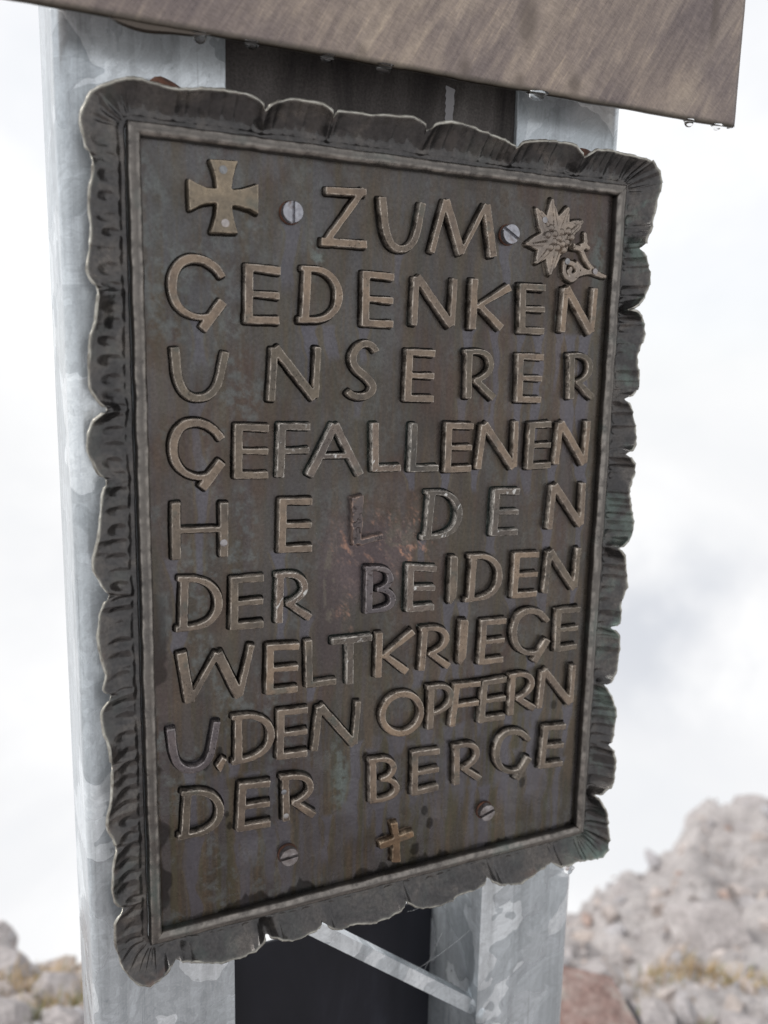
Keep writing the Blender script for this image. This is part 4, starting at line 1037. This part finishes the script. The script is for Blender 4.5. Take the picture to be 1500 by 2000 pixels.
relief('full_stop', [SHAPES['dot']], FACE, seed=5, height=6.5)

def disc(x, z, r, n=16):
    return [(x + r * math.cos(6.2832 * k / n), z + r * math.sin(6.2832 * k / n)) for k in range(n)]
def rivet(parent, x, z, r, y):
    vs_ = []; fs = []; n = 14
    for rr__, yy_ in ((r, y + .6), (r, y - .25), (r * .8, y - .55), (r * .35, y - .65)):
        vs_ += [Q3(a, yy_, b) for a, b in disc(x, z, rr__, n)]
    for q in range(3):
        for k in range(n):
            fs.append((q * n + k, q * n + (k + 1) % n, (q + 1) * n + (k + 1) % n, (q + 1) * n + k))
    fs.append(tuple(range(3 * n, 4 * n)))
    o = mesh_obj('rivet', vs_, fs, RIVM, parent, smooth=40)
    fattr(o.data, 'wear', [1] * len(vs_)); fattr(o.data, 'edge', [0] * len(vs_))
    return o
ic = relief('cross_emblem', [SHAPES['iron']], TAN, seed=41, height=7.2, rough=.12, sig=.35)
for x, z in IRON_RIVETS: rivet(ic, x, z, 2.9, -7.2)
sc = relief('small_cross', [SHAPES['small']], SMALLX, seed=43, height=6.2, rough=.3)
letters_ = [o for o in plaque.children if o.name.startswith('letter')]
def nearest_letter(x, z):
    best = None
    for o in letters_:
        co = np.array([v.co[:] for v in o.data.vertices]).mean(0); d = math.hypot(co[0] / MM + PX - x, co[2] / MM + PZ - z)
        if best is None or d < best[0]: best = (d, o)
    return best[1]
rivet(nearest_letter(*H_RIVET), *H_RIVET, 2.8, -7.1)
for p in R_RIVETS: rivet(nearest_letter(*p), *p, 2.3, -7.1)

# --- edelweiss: pointed petals, a knobbly heart, stems with a curl
ed_polys = []; spine = []
ctr = np.array(EDEL['center'])
for a_, l_ in ((62, 19), (112, 19), (150, 17), (205, 17), (262, 17), (12, 18)):
    d_ = np.array([math.cos(math.radians(a_)), math.sin(math.radians(a_))]); EDEL['petals'].append([list(ctr + d_ * 8), list(ctr + d_ * l_)])
for a, b in EDEL['petals']:
    a = np.array(a); b = np.array(b); d = b - a; l = np.linalg.norm(d); d /= l; nn = np.array([-d[1], d[0]])
    wmax = min(6.4, l * .42)
    pts = []
    for t, w in ((-.45, 1.15), (-.1, 1.15), (.25, 1.1), (.55, .82), (.8, .46), (1.0, .12)):
        pts.append((a + d * l * t, wmax * w))
    ed_polys.append(np.array([p + nn * w for p, w in pts] + [p - nn * w for p, w in pts[::-1]]))
    spine.append((a - d * l * .3, b, wmax))
ed_polys.append(np.array(disc(ctr[0], ctr[1], 13.2, 24)))
stem_pts = []
for s in EDEL['stems']:
    s = np.array(s); fine_ = []
    for k in range(len(s) - 1):
        p0, p1, p2, p3 = s[max(0, k - 1)], s[k], s[k + 1], s[min(len(s) - 1, k + 2)]
        for t in np.linspace(0, 1, 8, endpoint=False):
            fine_.append(.5 * ((2 * p1) + (-p0 + p2) * t + (2 * p0 - 5 * p1 + 4 * p2 - p3) * t * t + (-p0 + 3 * p1 - 3 * p2 + p3) * t ** 3))
    fine_.append(s[-1]); fine_ = np.array(fine_); stem_pts.append(fine_)
    ed_polys += ribbon(fine_, 4.4, 3.4)
    ed_polys.append(np.array(disc(*fine_[-1], 1.9, 12)))
def ed_h(XX, ZZ):
    h_ = np.full(XX.shape, 1.6)
    for a, b, w in spine:
        d = b - a; l2 = d @ d; t = np.clip(((XX - a[0]) * d[0] + (ZZ - a[1]) * d[1]) / l2, 0, 1)
        r = np.hypot(XX - a[0] - t * d[0], ZZ - a[1] - t * d[1])
        ww = w * (1.15 - .9 * t)
        dome = np.sqrt(np.clip(1 - (r / (ww + .4)) ** 2, 0, 1))
        crease = 1 - .35 * np.exp(-(r / 0.7) ** 2)
        h_ = np.maximum(h_, 1.6 + (4.6 * dome * crease) * (1.05 - .30 * t))
    rc = np.hypot(XX - ctr[0], ZZ - ctr[1])
    h_ = np.maximum(h_, 2.2 + 3.4 * np.sqrt(np.clip(1 - (rc / 14) ** 2, 0, 1)))
    for p in EDEL['bumps']:
        r = np.hypot(XX - p[0], ZZ - p[1]); h_ = np.maximum(h_, 4.2 + 4.2 * np.sqrt(np.clip(1 - (r / 3.3) ** 2, 0, 1)) * (r < 3.3))
    for st in stem_pts:
        for p in st[::2]:
            r = np.hypot(XX - p[0], ZZ - p[1]); h_ = np.maximum(h_, 1.4 + 3.2 * np.sqrt(np.clip(1 - (r / 2.3) ** 2, 0, 1)))
    return h_
ed = relief('edelweiss_emblem', ed_polys, EDM, seed=47, h=.5, sig=.34, bevel=.8, hfun=ed_h, rough=.3)
for p in EDEL['rivets']: rivet(ed, p[0], p[1], 2.6, -5.4)

# --- slotted screws
def screw(x, z, ang, r=7.9, rusty=False):
    ca, sa = math.cos(ang), math.sin(ang); vs_ = []; fs = []; n = 28
    def add_ring(rr__, y):
        b = len(vs_); vs_.extend(Q3(a, y, c) for a, c in disc(x, z, rr__, n)); return b
    b0 = add_ring(r, 1.0); b1 = add_ring(r, -4.2); b2 = add_ring(.2, -4.2)
    for s_, e_ in ((b0, b1), (b1, b2)):
        for k in range(n): fs.append((s_ + k, s_ + (k + 1) % n, e_ + (k + 1) % n, e_ + k))
    hw = 1.25; a0 = math.asin(hw / r)
    for sgn in (1, -1):
        pr = []
        for k in range(17):
            a = a0 + (math.pi - 2 * a0) * k / 16; pr.append((r * math.cos(a), sgn * r * math.sin(a)))
        b = len(vs_)
        for y, sc_ in ((-4.1, 1), (-6.6, 1), (-7.2, .93)):
            for u_, v_ in pr:
                c0 = (0, sgn * r * .45)
                uu, vv = c0[0] + (u_ - c0[0]) * sc_, c0[1] + (v_ - c0[1]) * sc_
                vs_.append(Q3(x + uu * ca - vv * sa, y, z + uu * sa + vv * ca))
        m = len(pr)
        for q in range(2):
            for k in range(m):
                f_ = (b + q * m + k, b + q * m + (k + 1) % m, b + (q + 1) * m + (k + 1) % m, b + (q + 1) * m + k)
                fs.append(f_ if sgn > 0 else f_[::-1])
        tp = tuple(range(b + 2 * m, b + 3 * m)); fs.append(tp if sgn > 0 else tp[::-1])
    o = mesh_obj('screw', vs_, fs, STEEL, plaque, smooth=35)
    rv = []; rf = []
    for q, (r1, y) in enumerate(((r + .8, 1.0), (r + .7, -1.2), (r + .05, -1.9))):
        rv += [Q3(a, y, c) for a, c in disc(x, z, r1, n)]
    for q in range(2):
        for k in range(n): rf.append((q * n + k, q * n + (k + 1) % n, (q + 1) * n + (k + 1) % n, (q + 1) * n + k))
    if rusty: o.data.materials[0] = DULL
    mesh_obj('washer', rv, rf, RUST, o, smooth=40)
for (x, z), a in zip(SCREWS, (90, -30, 4, 17)): screw(x, z, math.radians(a), rusty=z < -300)
# rusty spacers that hold the plaque off the posts
for x, z in ((31, 27), (384, 21), (40, -590), (360, -588)):
    v, f = ico(2)
    v = facet(v, np.random.default_rng(int(x)), 6, .25) * np.array([17, 9.5, 12])
    mesh_obj('spacer', [Q3(x + p[0], 14.5 + p[1], z + p[2] - 3) for p in v], f.tolist(), RUST, plaque, smooth=180)

# ------------------------------------------------------------------ the brushed board above
board = tag(empty('bronze_board', (0.02, -0.013, OZ + 0.16)), 'large brushed bronze board above the plaque with rain drops along its lower edge', 'board')
bx, bz = 0.02, OZ + 0.16
def B3(x, y, z): return (x * MM + OX - bx, y * MM + 0.013, z * MM + OZ - bz)
BL, BR_, BB, BT = -140.0, 529.0, 58.0, 300.0
nx, nz = 170, 62
vs_ = []; hem = []; spot = []
spots2 = [(250, 66, 7, 9), (352, 68, 9, 13), (300, 64, 6, 8), (165, 64, 5, 7), (305, 108, 12, 26), (495, 150, 5, 40)]
prof = [(BB + 1.2, -7.5), (BB + .2, -10.0), (BB - .3, -13.0), (BB + .6, -14.7)]
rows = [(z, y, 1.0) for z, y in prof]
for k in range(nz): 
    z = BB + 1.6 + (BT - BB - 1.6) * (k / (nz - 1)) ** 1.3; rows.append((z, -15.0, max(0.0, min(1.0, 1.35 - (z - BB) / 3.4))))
for k in range(nx + 1):
    x = BL + (BR_ - BL) * k / nx
    for z, y, hm in rows:
        w = (float(fbm(np.array(x / 70.), np.array(z / 70.), 8, 3)) - .5) * 2.2 + (float(fbm(np.array(x / 14.), np.array(z / 14.), 18, 2)) - .5) * .5
        zz_ = z + ((float(fbm(np.array(x / 26.), np.array(1.), 4, 3)) - .5) * 1.6 if z < BB + 2 else 0)
        vs_.append(B3(x, y + (w if y < -11 else 0), zz_)); hem.append(hm)
        spot.append(max([0.0] + [.6 * max(0, min(1, 1.6 * (1 - math.hypot((x - a) / r1, (z - b) / r2)))) for a, b, r1, r2 in spots2]))
m = len(rows); fs = []
for k in range(nx):
    for j in range(m - 1):
        fs.append((k * m + j, (k + 1) * m + j, (k + 1) * m + j + 1, k * m + j + 1))
o = mesh_obj('face_sheet', vs_, fs, BOARD, board, smooth=55)
fattr(o.data, 'hem', hem); fattr(o.data, 'spot', spot)
sm = o.modifiers.new('thickness', 'SOLIDIFY'); sm.thickness = 0.0016; sm.offset = -1
v, f = box_data(BR_ - 1.6, BR_ + .3, -14.6, -7.5, BB + .6, BT)
o = mesh_obj('side_fold', [B3(*p) for p in v], f, BOARD, board)
fattr(o.data, 'hem', [.35] * 8); fattr(o.data, 'spot', [0] * 8)

# a bent flap of the lower hem, sagging over the left post
n = 24; vs_ = []; fs = []
for k in range(n + 1):
    t = k / n; sag = 5.2 * math.sin(math.pi * t) ** .8 * (1 + .25 * math.sin(7 * t)); x = -12 + 68 * t
    for y, dzf in ((-13.6, .35), (-14.0, -.75 * sag), (-11.5, -1.0 * sag), (-9.5, .4)):
        vs_.append(B3(x, y, BB + .2 + dzf))
for k in range(n):
    for q in range(4):
        fs.append((k * 4 + q, k * 4 + (q + 1) % 4, k * 4 + 4 + (q + 1) % 4, k * 4 + 4 + q))
o = mesh_obj('hem_flap', vs_, fs, BOARD, board, smooth=60)
fattr(o.data, 'hem', [1.0] * len(vs_)); fattr(o.data, 'spot', [0.5] * len(vs_))

# ------------------------------------------------------------------ rain drops
def drop(name, x, y, z, r, ln, label, lean=0.0):
    n = 20; vs_ = []; fs = []; prof = []
    for k in range(15):
        t = k / 14
        a = t * math.pi * .5
        # flat against the edge at the top, round at the bottom
        rad__ = r * (1.25 - .25 * min(1, t * 4)) * math.sqrt(max(0.0, 1 - t ** 2.6)); prof.append((rad__, -ln * t))
    for rr__, h_ in prof[:-1]:
        vs_ += [(rr__ * math.cos(6.2832 * k / n), rr__ * .8 * math.sin(6.2832 * k / n), h_) for k in range(n)]
    vs_.append((0, 0, -ln)); m = len(prof) - 1
    for q in range(m - 1):
        for k in range(n): fs.append((q * n + k, (q + 1) * n + k, (q + 1) * n + (k + 1) % n, q * n + (k + 1) % n))
    for k in range(n): fs.append(((m - 1) * n + k, len(vs_) - 1, (m - 1) * n + (k + 1) % n))
    fs.append(tuple(range(n)))
    o = mesh_obj(name, [(a * MM, b * MM, c_ * MM) for a, b, c_ in vs_], fs, WATER, None, smooth=60, loc=(x * MM + OX, y * MM, z * MM + OZ))
    return tag(o, label, 'water drop', 'rain drops hanging from the metal edges')
DROPS = [
 (478.2, 5.0, 6.0, 'clear drop hanging near the right corner of the board, left of the corner drop'),
 (511.0, 5.5, 4.6, 'clear drop hanging at the right corner of the bronze board'),
 (48.5, 5.2, 7.2, 'round dark drop on the board edge above the left steel post'),
 (84.3, 5.0, 5.0, 'flat drop on the board edge where the left post meets the brown panel'),
 (139.8, 5.6, 5.0, 'drop on the board edge above the first border notch'),
 (184.0, 7.0, 5.2, 'wide drop on the board edge over the brown panel'),
 (319.0, 8.5, 5.4, 'wide dark drop on the board edge over the right steel post'),
]
for x, r, ln, lab in DROPS:
    drop('water_drop', x, -12.0, 58.6, r * .9, ln, lab)
drop('water_drop', 398.5, -13.0, -638.6, 5.0, 6.5, 'clear drop hanging from the lower right corner of the plaque border')

# ------------------------------------------------------------------ cobweb threads by the brace
thr = tag(empty('cobweb', (0.06, 0.02, 1.05)), 'thin cobweb threads stretched between the brace and the plaque border', 'cobweb')
def thread(a, b, sag):
    n = 10; vs_ = []; fs = []; r = 0.09
    for k in range(n + 1):
        t = k / n; p = [a[q] + (b[q] - a[q]) * t for q in range(3)]; p[2] -= sag * 4 * t * (1 - t)
        for q in range(4):
            an = q * 1.5708
            vs_.append((p[0] * MM + OX - .06, (p[1] + r * math.cos(an)) * MM - .02, (p[2] + r * math.sin(an)) * MM + OZ - 1.05))
    for k in range(n):
        for q in range(4): fs.append((k * 4 + q, k * 4 + (q + 1) % 4, k * 4 + 4 + (q + 1) % 4, k * 4 + 4 + q))
    mesh_obj('thread', vs_, fs, SILK, thr)
thread((262, 33, -752), (284, 30, -705), 1.5); thread((250, 33, -742), (322, 40, -720), 3); thread((232, 5, -652), (250, 5, -650), 1)
